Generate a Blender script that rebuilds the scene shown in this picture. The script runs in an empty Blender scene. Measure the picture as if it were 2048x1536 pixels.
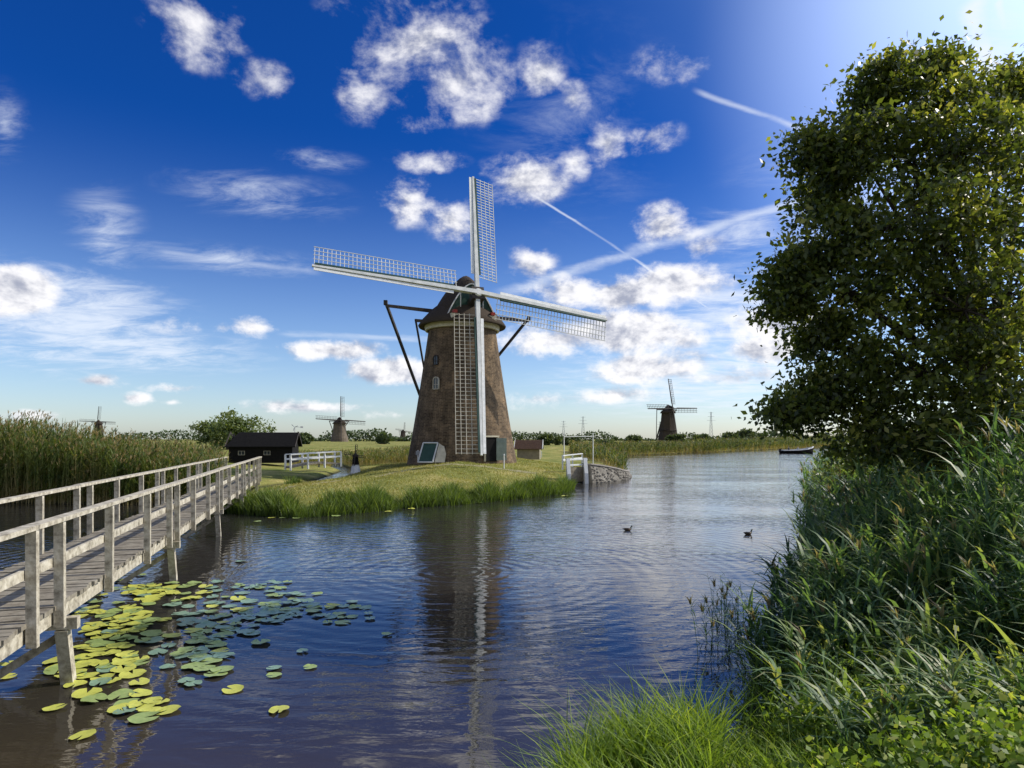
import bpy, math, random
import numpy as np
from mathutils import Vector, Matrix
rng=np.random.default_rng(7); random.seed(7)
scene=bpy.context.scene; COL=scene.collection
F=1334.0; CX=1024.0; HY=878.0; CH=3.0
SUN_AZ=math.radians(76); SUN_EL=math.radians(38)
SD=Vector((math.sin(SUN_AZ)*math.cos(SUN_EL),math.cos(SUN_AZ)*math.cos(SUN_EL),math.sin(SUN_EL)))
# ------------------------------------------------------------ materials
def newmat(name):
    m=bpy.data.materials.new(name); m.use_nodes=True
    nt=m.node_tree; b=nt.nodes['Principled BSDF']; return m,nt,b
def ramp(nt,stops):
    r=nt.nodes.new('ShaderNodeValToRGB'); cr=r.color_ramp
    while len(cr.elements)<len(stops): cr.elements.new(0.5)
    for e,(p,c) in zip(cr.elements,stops):
        e.position=p; e.color=(c[0],c[1],c[2],1)
    return r
def nmat(name,c1,c2,scale=3,rough=.8,bump=0.0,stretch=(1,1,1),spec=.3,c3=None,detail=6,bdist=.02):
    m,nt,b=newmat(name); L=nt.links
    tc=nt.nodes.new('ShaderNodeTexCoord'); mp=nt.nodes.new('ShaderNodeMapping')
    mp.inputs['Scale'].default_value=stretch
    L.new(tc.outputs['Object'],mp.inputs['Vector'])
    n=nt.nodes.new('ShaderNodeTexNoise'); n.inputs['Scale'].default_value=scale; n.inputs['Detail'].default_value=detail
    n.inputs['Roughness'].default_value=.65
    L.new(mp.outputs[0],n.inputs['Vector'])
    st=[(.3,c1),(.7,c2)] if c3 is None else [(.3,c1),(.52,c2),(.72,c3)]
    r=ramp(nt,st); L.new(n.outputs['Fac'],r.inputs[0]); L.new(r.outputs[0],b.inputs['Base Color'])
    b.inputs['Roughness'].default_value=rough; b.inputs['Specular IOR Level'].default_value=spec
    if bump>0:
        bp=nt.nodes.new('ShaderNodeBump'); bp.inputs['Strength'].default_value=bump; bp.inputs['Distance'].default_value=bdist
        L.new(n.outputs['Fac'],bp.inputs['Height']); L.new(bp.outputs[0],b.inputs['Normal'])
    return m
def leafmat(name,stops,trans=.35,rough=.55,spec=.3):
    m,nt,b=newmat(name); L=nt.links
    a=nt.nodes.new('ShaderNodeAttribute'); a.attribute_name='tint'
    r=ramp(nt,stops); L.new(a.outputs['Fac'],r.inputs[0]); L.new(r.outputs[0],b.inputs['Base Color'])
    b.inputs['Roughness'].default_value=rough; b.inputs['Specular IOR Level'].default_value=spec
    t=nt.nodes.new('ShaderNodeBsdfTranslucent')
    g=nt.nodes.new('ShaderNodeMixRGB'); g.blend_type='MULTIPLY'; g.inputs[0].default_value=1; g.inputs[2].default_value=(2.0,1.9,.7,1)
    L.new(r.outputs[0],g.inputs[1]); L.new(g.outputs[0],t.inputs[0])
    mx=nt.nodes.new('ShaderNodeMixShader'); mx.inputs[0].default_value=trans
    L.new(b.outputs[0],mx.inputs[1]); L.new(t.outputs[0],mx.inputs[2])
    L.new(mx.outputs[0],nt.nodes['Material Output'].inputs[0]); return m
M={}
M['wood']=nmat('weathered_wood',(.14,.12,.085),(.42,.38,.29),9,.85,.8,(1,1,1),.2,c3=(.60,.56,.45),bdist=.012)
M['deck']=nmat('deck_wood',(.12,.10,.07),(.31,.28,.215),6,.9,.6,bdist=.01)
M['white']=nmat('white_paint',(.60,.61,.58),(.80,.80,.76),4,.5)
M['sailwhite']=nmat('greyed_white_paint',(.42,.44,.42),(.68,.68,.64),1.5,.6)
M['lath']=nmat('tan_lath',(.34,.31,.24),(.54,.50,.40),1.5,.7)
M['cream']=nmat('cream_paint',(.42,.38,.27),(.60,.55,.42),3,.6)
M['hutwall']=nmat('tan_boards',(.20,.17,.12),(.32,.28,.20),3,.8)
M['green']=nmat('green_paint',(.015,.045,.035),(.03,.075,.055),3,.5)
M['red']=nmat('red_paint',(.26,.03,.02),(.38,.045,.03),3,.5)
M['dark']=nmat('tarred_wood',(.006,.006,.006),(.017,.016,.015),4,.85,.3,(1,1,6),.1)
M['beam']=nmat('dark_oak',(.025,.02,.018),(.06,.05,.04),4,.7)
M['thatch']=nmat('thatch',(.03,.023,.017),(.09,.072,.055),7,.95,.9,(6,6,1),.1)
M['greydoor']=nmat('grey_green_paint',(.20,.25,.22),(.29,.34,.30),3,.6)
M['tile']=nmat('roof_tile',(.05,.03,.02),(.14,.08,.05),9,.8,.5)
M['stone']=nmat('rubble_stone',(.07,.06,.05),(.18,.165,.135),2.2,.9,.9,c3=(.30,.28,.24),bdist=.1)
M['glass']=nmat('window_glass',(.02,.025,.03),(.05,.06,.07),2,.1,spec=.6)
M['steel']=nmat('galvanised_steel',(.25,.26,.28),(.4,.42,.44),2,.5)
M['bark']=nmat('bark',(.02,.016,.012),(.07,.055,.04),6,.95,.8,(3,3,.6))
M['path']=nmat('worn_path',(.20,.19,.09),(.31,.28,.15),8,.95,.5)
M['coping']=nmat('coping_stone',(.22,.20,.17),(.34,.31,.27),8,.95,.5)
def brick():
    m,nt,b=newmat('old_brick'); L=nt.links
    tc=nt.nodes.new('ShaderNodeTexCoord'); sp=nt.nodes.new('ShaderNodeSeparateXYZ'); L.new(tc.outputs['Object'],sp.inputs[0])
    at=nt.nodes.new('ShaderNodeMath'); at.operation='ARCTAN2'; L.new(sp.outputs[0],at.inputs[0]); L.new(sp.outputs[1],at.inputs[1])
    mu=nt.nodes.new('ShaderNodeMath'); mu.operation='MULTIPLY'; mu.inputs[1].default_value=3.6; L.new(at.outputs[0],mu.inputs[0])
    cb=nt.nodes.new('ShaderNodeCombineXYZ'); L.new(mu.outputs[0],cb.inputs[0]); L.new(sp.outputs[2],cb.inputs[1])
    br=nt.nodes.new('ShaderNodeTexBrick'); L.new(cb.outputs[0],br.inputs['Vector']); br.inputs['Scale'].default_value=1
    br.inputs['Brick Width'].default_value=.34; br.inputs['Row Height'].default_value=.11; br.inputs['Mortar Size'].default_value=.012
    br.inputs['Color1'].default_value=(.16,.115,.075,1); br.inputs['Color2'].default_value=(.08,.057,.04,1); br.inputs['Mortar'].default_value=(.2,.165,.12,1)
    def nz(sc,zs,stops,det=9):
        n=nt.nodes.new('ShaderNodeTexNoise'); n.inputs['Scale'].default_value=sc; n.inputs['Detail'].default_value=det; n.inputs['Roughness'].default_value=.75
        mp=nt.nodes.new('ShaderNodeMapping'); mp.inputs['Scale'].default_value=(1,1,zs); L.new(tc.outputs['Object'],mp.inputs[0]); L.new(mp.outputs[0],n.inputs['Vector'])
        r=ramp(nt,stops); L.new(n.outputs['Fac'],r.inputs[0]); return r.outputs[0]
    a=nz(.9,.8,[(.34,(.42,.40,.38)),(.52,(1,.98,.94)),(.68,(1.6,1.45,1.22))]); c=nz(2.2,.15,[(.35,(.62,.62,.6)),(.6,(1.15,1.12,1.06))],5)
    mx=nt.nodes.new('ShaderNodeMixRGB'); mx.blend_type='MULTIPLY'; mx.inputs[0].default_value=1
    L.new(br.outputs['Color'],mx.inputs[1]); L.new(a,mx.inputs[2])
    m2=nt.nodes.new('ShaderNodeMixRGB'); m2.blend_type='MULTIPLY'; m2.inputs[0].default_value=1
    L.new(mx.outputs[0],m2.inputs[1]); L.new(c,m2.inputs[2]); L.new(m2.outputs[0],b.inputs['Base Color'])
    b.inputs['Roughness'].default_value=.95; b.inputs['Specular IOR Level'].default_value=.15
    bp=nt.nodes.new('ShaderNodeBump'); bp.inputs['Strength'].default_value=.9; bp.inputs['Distance'].default_value=.06
    L.new(mx.outputs[0],bp.inputs['Height']); L.new(bp.outputs[0],b.inputs['Normal']); return m
M['brick']=brick()
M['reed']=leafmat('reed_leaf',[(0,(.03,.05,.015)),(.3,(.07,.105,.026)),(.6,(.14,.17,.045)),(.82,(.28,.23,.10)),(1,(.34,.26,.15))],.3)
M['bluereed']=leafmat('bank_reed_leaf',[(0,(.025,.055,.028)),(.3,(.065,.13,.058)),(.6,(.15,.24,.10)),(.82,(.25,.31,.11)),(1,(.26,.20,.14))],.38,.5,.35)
M['grass']=leafmat('fresh_grass',[(0,(.04,.075,.014)),(.35,(.11,.18,.028)),(.7,(.22,.32,.048)),(1,(.37,.38,.10))],.4)
M['sedge']=leafmat('sedge_leaf',[(0,(.035,.06,.014)),(.35,(.09,.14,.026)),(.7,(.17,.24,.045)),(1,(.32,.30,.10))],.35)
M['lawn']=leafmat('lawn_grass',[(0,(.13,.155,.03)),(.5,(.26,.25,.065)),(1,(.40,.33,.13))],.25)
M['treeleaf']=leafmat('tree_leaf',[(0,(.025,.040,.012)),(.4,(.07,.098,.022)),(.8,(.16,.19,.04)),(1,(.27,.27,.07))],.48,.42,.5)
M['farleaf']=leafmat('far_foliage',[(0,(.04,.06,.025)),(.5,(.075,.11,.04)),(1,(.14,.16,.06))],.2)
M['willow']=leafmat('willow_leaf',[(0,(.05,.08,.028)),(.5,(.12,.16,.05)),(1,(.22,.25,.10))],.3)
# ------------------------------------------------------------ mesh helper
def tag(o,label=None,cat=None,group=None,kind=None):
    if label: o['label']=label
    if cat: o['category']=cat
    if group: o['group']=group
    if kind: o['kind']=kind
    return o
def empty(name,loc,label,cat,group=None):
    o=bpy.data.objects.new(name,None); o.empty_display_size=.3; o.location=loc; COL.objects.link(o); tag(o,label,cat,group); return o
class MB:
    def __init__(s,origin=(0,0,0)): s.v=[]; s.f=[]; s.m=[]; s.o=np.array(origin,float)
    def add(s,vs,fs,mi=0):
        k=len(s.v); s.v+= [tuple(np.array(p,float)-s.o) for p in vs]; s.f+=[tuple(i+k for i in f) for f in fs]; s.m+=[mi]*len(fs)
    def beam(s,p0,p1,w,h=None,up=(0,0,1),w1=None,h1=None,mi=0):
        h=w if h is None else h; w1=w if w1 is None else w1; h1=h if h1 is None else h1
        p0=Vector(p0);p1=Vector(p1); d=(p1-p0).normalized(); u=Vector(up)
        if abs(d.dot(u))>.98: u=Vector((0,1,0)) if abs(d.y)<.9 else Vector((1,0,0))
        a=d.cross(u).normalized(); b=a.cross(d).normalized(); vs=[]
        for p,ww,hh in((p0,w,h),(p1,w1,h1)):
            for sx,sy in((-1,-1),(1,-1),(1,1),(-1,1)): vs.append(p+a*(sx*ww/2)+b*(sy*hh/2))
        s.add(vs,[(0,3,2,1),(4,5,6,7),(0,1,5,4),(1,2,6,5),(2,3,7,6),(3,0,4,7)],mi)
    def box(s,c,ax,ay,az,mi=0):
        c=Vector(c);ax=Vector(ax)/2;ay=Vector(ay)/2;az=Vector(az)/2
        vs=[c+ax*i+ay*j+az*k for k in(-1,1) for i,j in((-1,-1),(1,-1),(1,1),(-1,1))]
        s.add(vs,[(0,3,2,1),(4,5,6,7),(0,1,5,4),(1,2,6,5),(2,3,7,6),(3,0,4,7)],mi)
    def cyl(s,p0,p1,r0,r1=None,n=10,mi=0,caps=True):
        r1=r0 if r1 is None else r1; p0=Vector(p0);p1=Vector(p1); d=(p1-p0).normalized()
        u=Vector((0,0,1)) if abs(d.z)<.9 else Vector((1,0,0)); a=d.cross(u).normalized(); b=a.cross(d)
        vs=[p+(a*math.cos(t)+b*math.sin(t))*r for p,r in((p0,r0),(p1,r1)) for t in[2*math.pi*i/n for i in range(n)]]
        fs=[(i,(i+1)%n,n+(i+1)%n,n+i) for i in range(n)]
        if caps: fs+=[tuple(range(n))[::-1],tuple(range(n,2*n))]
        s.add(vs,fs,mi)
    def loft(s,rings,closed=True,cap0=False,cap1=False,mi=0):
        n=len(rings[0]); vs=[p for r in rings for p in r]; fs=[]
        for k in range(len(rings)-1):
            for i in range(n if closed else n-1):
                j=(i+1)%n; fs.append((k*n+i,k*n+j,(k+1)*n+j,(k+1)*n+i))
        if cap0: fs.append(tuple(range(n))[::-1])
        if cap1: fs.append(tuple(range((len(rings)-1)*n,len(rings)*n)))
        s.add(vs,fs,mi)
    def lathe(s,c,prof,n=48,mi=0,cap=False):
        s.loft([[(c[0]+r*math.cos(2*math.pi*i/n),c[1]+r*math.sin(2*math.pi*i/n),z) for i in range(n)] for z,r in prof],True,cap,cap,mi)
    def obj(s,name,mats,parent=None,smooth=False,**k):
        me=bpy.data.meshes.new(name); me.from_pydata(s.v,[],s.f)
        mats=mats if isinstance(mats,(list,tuple)) else [mats]
        for x in mats: me.materials.append(x)
        me.polygons.foreach_set('material_index',s.m)
        if smooth: me.polygons.foreach_set('use_smooth',[True]*len(s.f))
        me.update(); o=bpy.data.objects.new(name,me); COL.objects.link(o)
        if parent is not None:
            o.parent=parent; po=parent; acc=Vector((0,0,0))
            while po is not None: acc+=po.location; po=po.parent
            o.location=Vector(s.o)-acc
        else: o.location=Vector(s.o)
        tag(o,**k); return o
def arr_mesh(name,V,Q,tint,mat,origin=(0,0,0),parent=None,smooth=False,**k):
    me=bpy.data.meshes.new(name); V=np.asarray(V,np.float32)-np.array(origin,np.float32); Q=np.asarray(Q,np.int32); nq=Q.shape[1]
    me.vertices.add(len(V)); me.vertices.foreach_set('co',V.ravel())
    me.loops.add(Q.size); me.loops.foreach_set('vertex_index',Q.ravel())
    me.polygons.add(len(Q)); me.polygons.foreach_set('loop_start',np.arange(0,Q.size,nq,dtype=np.int32))
    me.update(calc_edges=True)
    if tint is not None:
        a=me.attributes.new('tint','FLOAT','POINT'); a.data.foreach_set('value',np.clip(tint,0,1).astype(np.float32))
    if smooth: me.polygons.foreach_set('use_smooth',np.ones(len(Q),bool))
    me.materials.append(mat); o=bpy.data.objects.new(name,me); o.location=origin; COL.objects.link(o)
    if parent is not None: o.parent=parent; o.location=Vector(origin)-parent.location
    tag(o,**k); return o
class RB:  # ribbon batch
    def __init__(s): s.V=[];s.Q=[];s.T=[];s.k=0
    def add(s,base,A,B,side,w,segs,t0,t1=None,taper=1.0,wbase=1.0):
        N=len(base); 
        if N==0: return
        t=np.linspace(0,1,segs+1)[None,:,None]
        p=base[:,None,:]+A[:,None,:]*t+B[:,None,:]*t*t
        w=np.broadcast_to(np.asarray(w,float),(N,))[:,None,None]
        wt=w*(np.clip(1-t**1.5*taper,0.06,1))*(wbase+(1-wbase)*np.minimum(1,t*4))
        s2=side[:,None,:]*wt*.5
        V=np.stack([p-s2,p+s2],2).reshape(N,(segs+1)*2,3)
        tt=np.broadcast_to(np.asarray(t0,float),(N,))[:,None]; te=tt if t1 is None else np.broadcast_to(np.asarray(t1,float),(N,))[:,None]
        T=(tt*(1-t[:,:,0])+te*t[:,:,0]); T=np.repeat(T,2,1)
        b=np.arange(N)[:,None,None]*((segs+1)*2)+s.k
        q=np.array([[2*i,2*i+1,2*i+3,2*i+2] for i in range(segs)])[None]
        s.V.append(V.reshape(-1,3)); s.Q.append((b+q).reshape(-1,4)); s.T.append(T.reshape(-1)); s.k+=N*(segs+1)*2
    def leaves(s,c,size,tint,asp=.55,updir=.35):
        N=len(c); d=rng.normal(size=(N,3)); d[:,2]-=.3; d/=np.linalg.norm(d,axis=1)[:,None]
        e=np.cross(d,rng.normal(size=(N,3))+np.array([0,0,updir])); e/=np.linalg.norm(e,axis=1)[:,None]
        nn=np.cross(d,e); size=np.asarray(size).reshape(-1,1)*np.ones((N,1))
        V=np.stack([c,c+d*size*.45+e*size*asp*.5+nn*size*.08,c+d*size,c+d*size*.45-e*size*asp*.5+nn*size*.08],1)
        q=np.arange(N)[:,None]*4+np.arange(4)[None]+s.k
        s.V.append(V.reshape(-1,3)); s.Q.append(q); s.T.append(np.repeat(np.asarray(tint)*np.ones(N),4)); s.k+=4*N
    def obj(s,name,mat,**k): return arr_mesh(name,np.concatenate(s.V),np.concatenate(s.Q),np.concatenate(s.T),mat,**k)
# ------------------------------------------------------------ terrain
LAND=np.array([(-1500,36),(-200,33.5),(-60,32.5),(-24.2,31.5),(-17.6,30.3),(-15.6,31.5),(-15.0,31.8),(-13.6,30.6),(-12.4,28.4),(-11.2,27.2),(-8.1,25.6),(-6.5,27),(-4.9,29.0),(-3.2,30.2),(-1.75,31.4),(.67,34.2),(2.4,36.4),(3.3,39.5),(3.6,44.0),(5.2,46.4),(8.0,50.5),(9.6,56),(10.6,70),(12.4,96),(15,112),(26,128),(41.7,148),(80,200),(127,262),(400,500),(1500,900),(4000,1500),(4000,6000),(-4000,6000),(-4000,36)],float)
CAM=np.array([(-1500,2.2),(-40,2.6),(-6,2.9),(-1,3.0),(.15,3.8),(.3,5.0),(.6,6.0),(1.3,6.7),(2.1,6.5),(2.6,7.0),(3.1,8.2),(4.0,10),(5.7,13),(8.6,19),(13.6,30),(22.9,48.8),(45,80),(200,200),(4000,900),(4000,-4000),(-4000,-4000),(-4000,2.2)],float)
DITCH=np.array([(-15.3,29),(-15,39),(-13.2,46.5),(-15,62),(-22,80)],float)
def segdist(x,y,a,b):
    d=b-a; t=np.clip(((x-a[0])*d[0]+(y-a[1])*d[1])/(d@d),0,1)
    return np.hypot(x-a[0]-t*d[0],y-a[1]-t*d[1])
def poly_sd(x,y,P):
    D=np.full(x.shape,1e9); ins=np.zeros(x.shape,bool)
    for i in range(len(P)):
        a=P[i];b=P[(i+1)%len(P)]; D=np.minimum(D,segdist(x,y,a,b))
        if a[1]!=b[1]:
            c=((a[1]>y)!=(b[1]>y))&(x<(b[0]-a[0])*(y-a[1])/(b[1]-a[1])+a[0]); ins^=c
    return np.where(ins,D,-D)
def ss(t): t=np.clip(t,0,1); return t*t*(3-2*t)
def dd1(x,y):
    d=poly_sd(x,y,LAND)
    for i in range(len(DITCH)-1): d=np.minimum(d,segdist(x,y,DITCH[i],DITCH[i+1])-.75)
    return d
def terr(x,y):
    x=np.atleast_1d(np.asarray(x,float)); y=np.atleast_1d(np.asarray(y,float))
    d1=dd1(x,y); d2=poly_sd(x,y,CAM)
    n=.05*np.sin(x*.9+1.3*np.sin(y*.5))*np.cos(y*.8+x*.3)+.03*np.sin(x*2.3)*np.sin(y*1.9)
    mound=.42*ss((12.5-np.hypot(x+3.95,y-53))/7.5)
    h1=np.where(d1>0,.35*(1-np.exp(-np.maximum(d1,0)/.5))+1.15*ss(d1/18)+n*ss(d1/2)+mound*ss(d1/3),np.maximum(-1.2,d1*.6))
    h2=np.where(d2>0,.30*(1-np.exp(-np.maximum(d2,0)/.8))+1.1*ss(d2/5)+n*ss(d2/2),np.maximum(-1.2,d2*.6))
    return np.maximum(h1,h2)
def tz(x,y): return float(terr(x,y)[0])
_Y=np.geomspace(2.5,900,6000)
def gt(px,py):
    X=_Y*(px-CX)/F; Z=CH-_Y*(py-HY)/F; h=np.maximum(terr(X,_Y),0)
    i=np.argmax(Z<=h); return np.array([X[i],_Y[i],h[i]])
def at(px,py,Y): return np.array([(px-CX)/F*Y,Y,CH-(py-HY)/F*Y])
def build_ground():
    r=np.concatenate([[0.0],np.geomspace(.6,6000,430)])
    az=np.concatenate([np.radians(np.arange(-48,48,.16)),np.radians(np.arange(48,312,2.0))]); n=len(az)
    R,A=np.meshgrid(r,az,indexing='ij'); X=R*np.sin(A); Yy=R*np.cos(A)
    Z=terr(X.ravel(),Yy.ravel())
    V=np.stack([X.ravel(),Yy.ravel(),Z],1)
    i=np.arange(len(r)-1)[:,None]; j=np.arange(n)[None]; j2=(j+1)%n
    Q=np.stack([i*n+j,(i+1)*n+j,(i+1)*n+j2,i*n+j2],-1).reshape(-1,4)[:, ::-1]
    m,nt,b=newmat('meadow'); L=nt.links
    tc=nt.nodes.new('ShaderNodeTexCoord')
    n1=nt.nodes.new('ShaderNodeTexNoise'); n1.inputs['Scale'].default_value=.35; n1.inputs['Detail'].default_value=8
    n2=nt.nodes.new('ShaderNodeTexNoise'); n2.inputs['Scale'].default_value=6; n2.inputs['Detail'].default_value=8; n2.inputs['Roughness'].default_value=.8
    L.new(tc.outputs['Object'],n1.inputs[0]); L.new(tc.outputs['Object'],n2.inputs[0])
    r1=ramp(nt,[(.3,(.12,.15,.032)),(.5,(.23,.23,.062)),(.7,(.35,.30,.11))]); L.new(n1.outputs[0],r1.inputs[0])
    r2=ramp(nt,[(.3,(.5,.5,.45)),(.65,(1.2,1.2,1.15))]); L.new(n2.outputs[0],r2.inputs[0])
    mx=nt.nodes.new('ShaderNodeMixRGB'); mx.blend_type='MULTIPLY'; mx.inputs[0].default_value=1
    L.new(r1.outputs[0],mx.inputs[1]); L.new(r2.outputs[0],mx.inputs[2])
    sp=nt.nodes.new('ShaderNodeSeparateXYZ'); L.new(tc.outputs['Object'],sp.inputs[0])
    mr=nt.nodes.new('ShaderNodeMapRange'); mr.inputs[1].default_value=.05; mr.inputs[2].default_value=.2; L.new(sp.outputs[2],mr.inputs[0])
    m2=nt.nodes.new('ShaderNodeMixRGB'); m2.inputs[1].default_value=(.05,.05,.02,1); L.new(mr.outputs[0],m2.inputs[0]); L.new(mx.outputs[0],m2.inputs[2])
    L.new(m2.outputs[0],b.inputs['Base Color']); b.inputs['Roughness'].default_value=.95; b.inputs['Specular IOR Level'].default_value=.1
    bp=nt.nodes.new('ShaderNodeBump'); bp.inputs['Strength'].default_value=.8; bp.inputs['Distance'].default_value=.08
    L.new(n2.outputs[0],bp.inputs['Height']); L.new(bp.outputs[0],b.inputs['Normal'])
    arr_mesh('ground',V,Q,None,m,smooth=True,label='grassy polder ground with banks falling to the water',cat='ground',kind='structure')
build_ground()
def build_water():
    m,nt,b=newmat('canal_water'); L=nt.links
    b.inputs['Roughness'].default_value=.02; b.inputs['IOR'].default_value=1.55
    b.inputs['Specular IOR Level'].default_value=1.0
    tc=nt.nodes.new('ShaderNodeTexCoord')
    def noise(sx,sy,rot,detail,sc=1,dist=0):
        mp=nt.nodes.new('ShaderNodeMapping'); mp.inputs['Scale'].default_value=(sx,sy,1); mp.inputs['Rotation'].default_value=(0,0,rot)
        L.new(tc.outputs['Object'],mp.inputs[0]); n=nt.nodes.new('ShaderNodeTexNoise'); n.inputs['Scale'].default_value=sc
        n.inputs['Detail'].default_value=detail; n.inputs['Distortion'].default_value=dist; L.new(mp.outputs[0],n.inputs[0]); return n.outputs[0]
    a=noise(1.0,3.0,.35,3,dist=1.0); c=noise(.3,.8,-.35,2,dist=.5); f=noise(4.5,9,.15,2,dist=.4); k=noise(.10,.16,.4,2)
    def mth(op,x,y):
        q=nt.nodes.new('ShaderNodeMath'); q.operation=op
        for i,z in enumerate((x,y)):
            if isinstance(z,(int,float)): q.inputs[i].default_value=z
            else: L.new(z,q.inputs[i])
        return q.outputs[0]
    def mapr(v,a0,a1,b0,b1):
        q=nt.nodes.new('ShaderNodeMapRange'); L.new(v,q.inputs[0])
        for i,z in enumerate((a0,a1,b0,b1)): q.inputs[i+1].default_value=z
        return q.outputs[0]
    sp=nt.nodes.new('ShaderNodeSeparateXYZ'); L.new(tc.outputs['Object'],sp.inputs[0])
    mp=nt.nodes.new('ShaderNodeMapping'); mp.inputs['Location'].default_value=(1.2,-15,0); L.new(tc.outputs['Object'],mp.inputs[0])
    wv=nt.nodes.new('ShaderNodeTexWave'); wv.wave_type='RINGS'; wv.rings_direction='Z'; wv.inputs['Scale'].default_value=.85; wv.inputs['Distortion'].default_value=3.5; wv.inputs['Detail'].default_value=2; wv.inputs['Detail Scale'].default_value=.5
    L.new(mp.outputs[0],wv.inputs[0])
    h=mth('ADD',mth('ADD',mth('MULTIPLY',a,.70),mth('MULTIPLY',c,.8)),mth('MULTIPLY',f,.22))
    h=mth('ADD',h,mth('MULTIPLY',wv.outputs['Fac'],.17))
    h=mth('MULTIPLY',h,mth('MULTIPLY',mapr(k,.38,.62,.35,1.05),mapr(sp.outputs[1],6,17,.3,1.0)))
    bp=nt.nodes.new('ShaderNodeBump'); bp.inputs['Strength'].default_value=1; bp.inputs['Distance'].default_value=.034
    L.new(h,bp.inputs['Height']); L.new(bp.outputs[0],b.inputs['Normal'])
    sh=mth('MULTIPLY',mapr(mth('ADD',sp.outputs[1],mth('MULTIPLY',k,5.0)),6.5,11.5,1,0),mapr(sp.outputs[0],-4.5,1.5,1,.25))
    cr=ramp(nt,[(0,(.024,.023,.021)),(1,(.065,.046,.022))]); L.new(sh,cr.inputs[0]); L.new(cr.outputs[0],b.inputs['Base Color'])
    mb=MB(); mb.add([(-6000,-6000,0),(6000,-6000,0),(6000,6000,0),(-6000,6000,0)],[(0,1,2,3)])
    mb.obj('water',m,label='rippled dark blue canal water reflecting the sky',cat='water',kind='structure')
build_water()
def build_path():
    P=[(-12.4,32.5),(-11.2,38),(-9.5,43),(-6,46.6),(-1,47),(2,46)]
    pts=[]
    for i in range(len(P)-1):
        for t in np.linspace(0,1,12,endpoint=False): pts.append((P[i][0]*(1-t)+P[i+1][0]*t,P[i][1]*(1-t)+P[i+1][1]*t))
    mb=MB(); rings=[]
    for i,p in enumerate(pts):
        q=pts[min(i+1,len(pts)-1)]; o=pts[max(i-1,0)]; d=np.array([q[0]-o[0],q[1]-o[1]]); d/=np.linalg.norm(d); s=np.array([-d[1],d[0]])
        rings.append([(p[0]+s[0]*w,p[1]+s[1]*w,tz(p[0]+s[0]*w,p[1]+s[1]*w)+.012) for w in(-.35,-.12,.12,.35)])
    mb.loft(rings,closed=False); mb.obj('path',M['path'],label='narrow worn path across the lawn to the mill',cat='path',kind='structure')
build_path()
# ------------------------------------------------------------ windmills
def build_sail(parent,hub,a,n,L,W,detail,lat='sailwhite'):
    hub=Vector(hub);a=Vector(a).normalized();n=Vector(n).normalized(); b=a.cross(n).normalized(); n=b.cross(a).normalized()
    e=empty('sail',tuple(hub-parent.location),None,None); e.parent=parent
    s=MB(hub); s.beam(hub,hub+a*L,.32 if detail else .42,.32,up=n,w1=.16,h1=.15); s.obj('stock',M['sailwhite' if detail else 'beam'],e)
    s=MB(hub)
    s.beam(hub+a*L*.16-b*.32+n*.02,hub+a*L*.99-b*.23+n*.02,.22,.04,up=n,w1=.21)
    s.obj('leading_board',M['white' if detail else 'beam'],e)
    if detail:
        s=MB(hub); s.beam(hub+a*L*.16+b*.24+n*.03,hub+a*L*.985+b*.16+n*.03,.13,.14,up=n); s.obj('green_batten',M['green'],e)
    s=MB(hub); bb=(b*math.cos(.2)-n*math.sin(.2)); t=.04 if detail else .10
    nb=36 if detail else 14; s0=.13
    for i in range(nb):
        f=s0+(1-s0)*(i+.5)/nb; p=hub+a*L*f
        s.beam(p+b*.1,p+bb*W,t,t,up=n)
    for w in((.36,.58,.79,1.0) if detail else (.5,1.0)):
        p=bb*W*w; s.beam(hub+a*L*(s0+.005)+p+n*.03,hub+a*L*.995+p+n*.03,t,t,up=n)
    s.obj('lattice',M[lat if detail else 'beam'],e)
def plane_hit(px,py,hub,n):
    d=Vector(((px-CX)/F,1,-(py-HY)/F)); o=Vector((0,0,CH)); t=(Vector(hub)-o).dot(n)/d.dot(n); return o+d*t
def cap_mesh(mb,C,n,e,secs,m=21):
    rings=[]
    for s,hw,zb,zt in secs:
        r=[]
        for x in np.linspace(-1,1,m):
            z=zb+(zt-zb)*(1-abs(x)**1.65); r.append((C[0]+n.x*s+e.x*x*hw,C[1]+n.y*s+e.y*x*hw,z))
        rings.append(r)
    mb.loft(rings,closed=False); return rings
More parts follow.
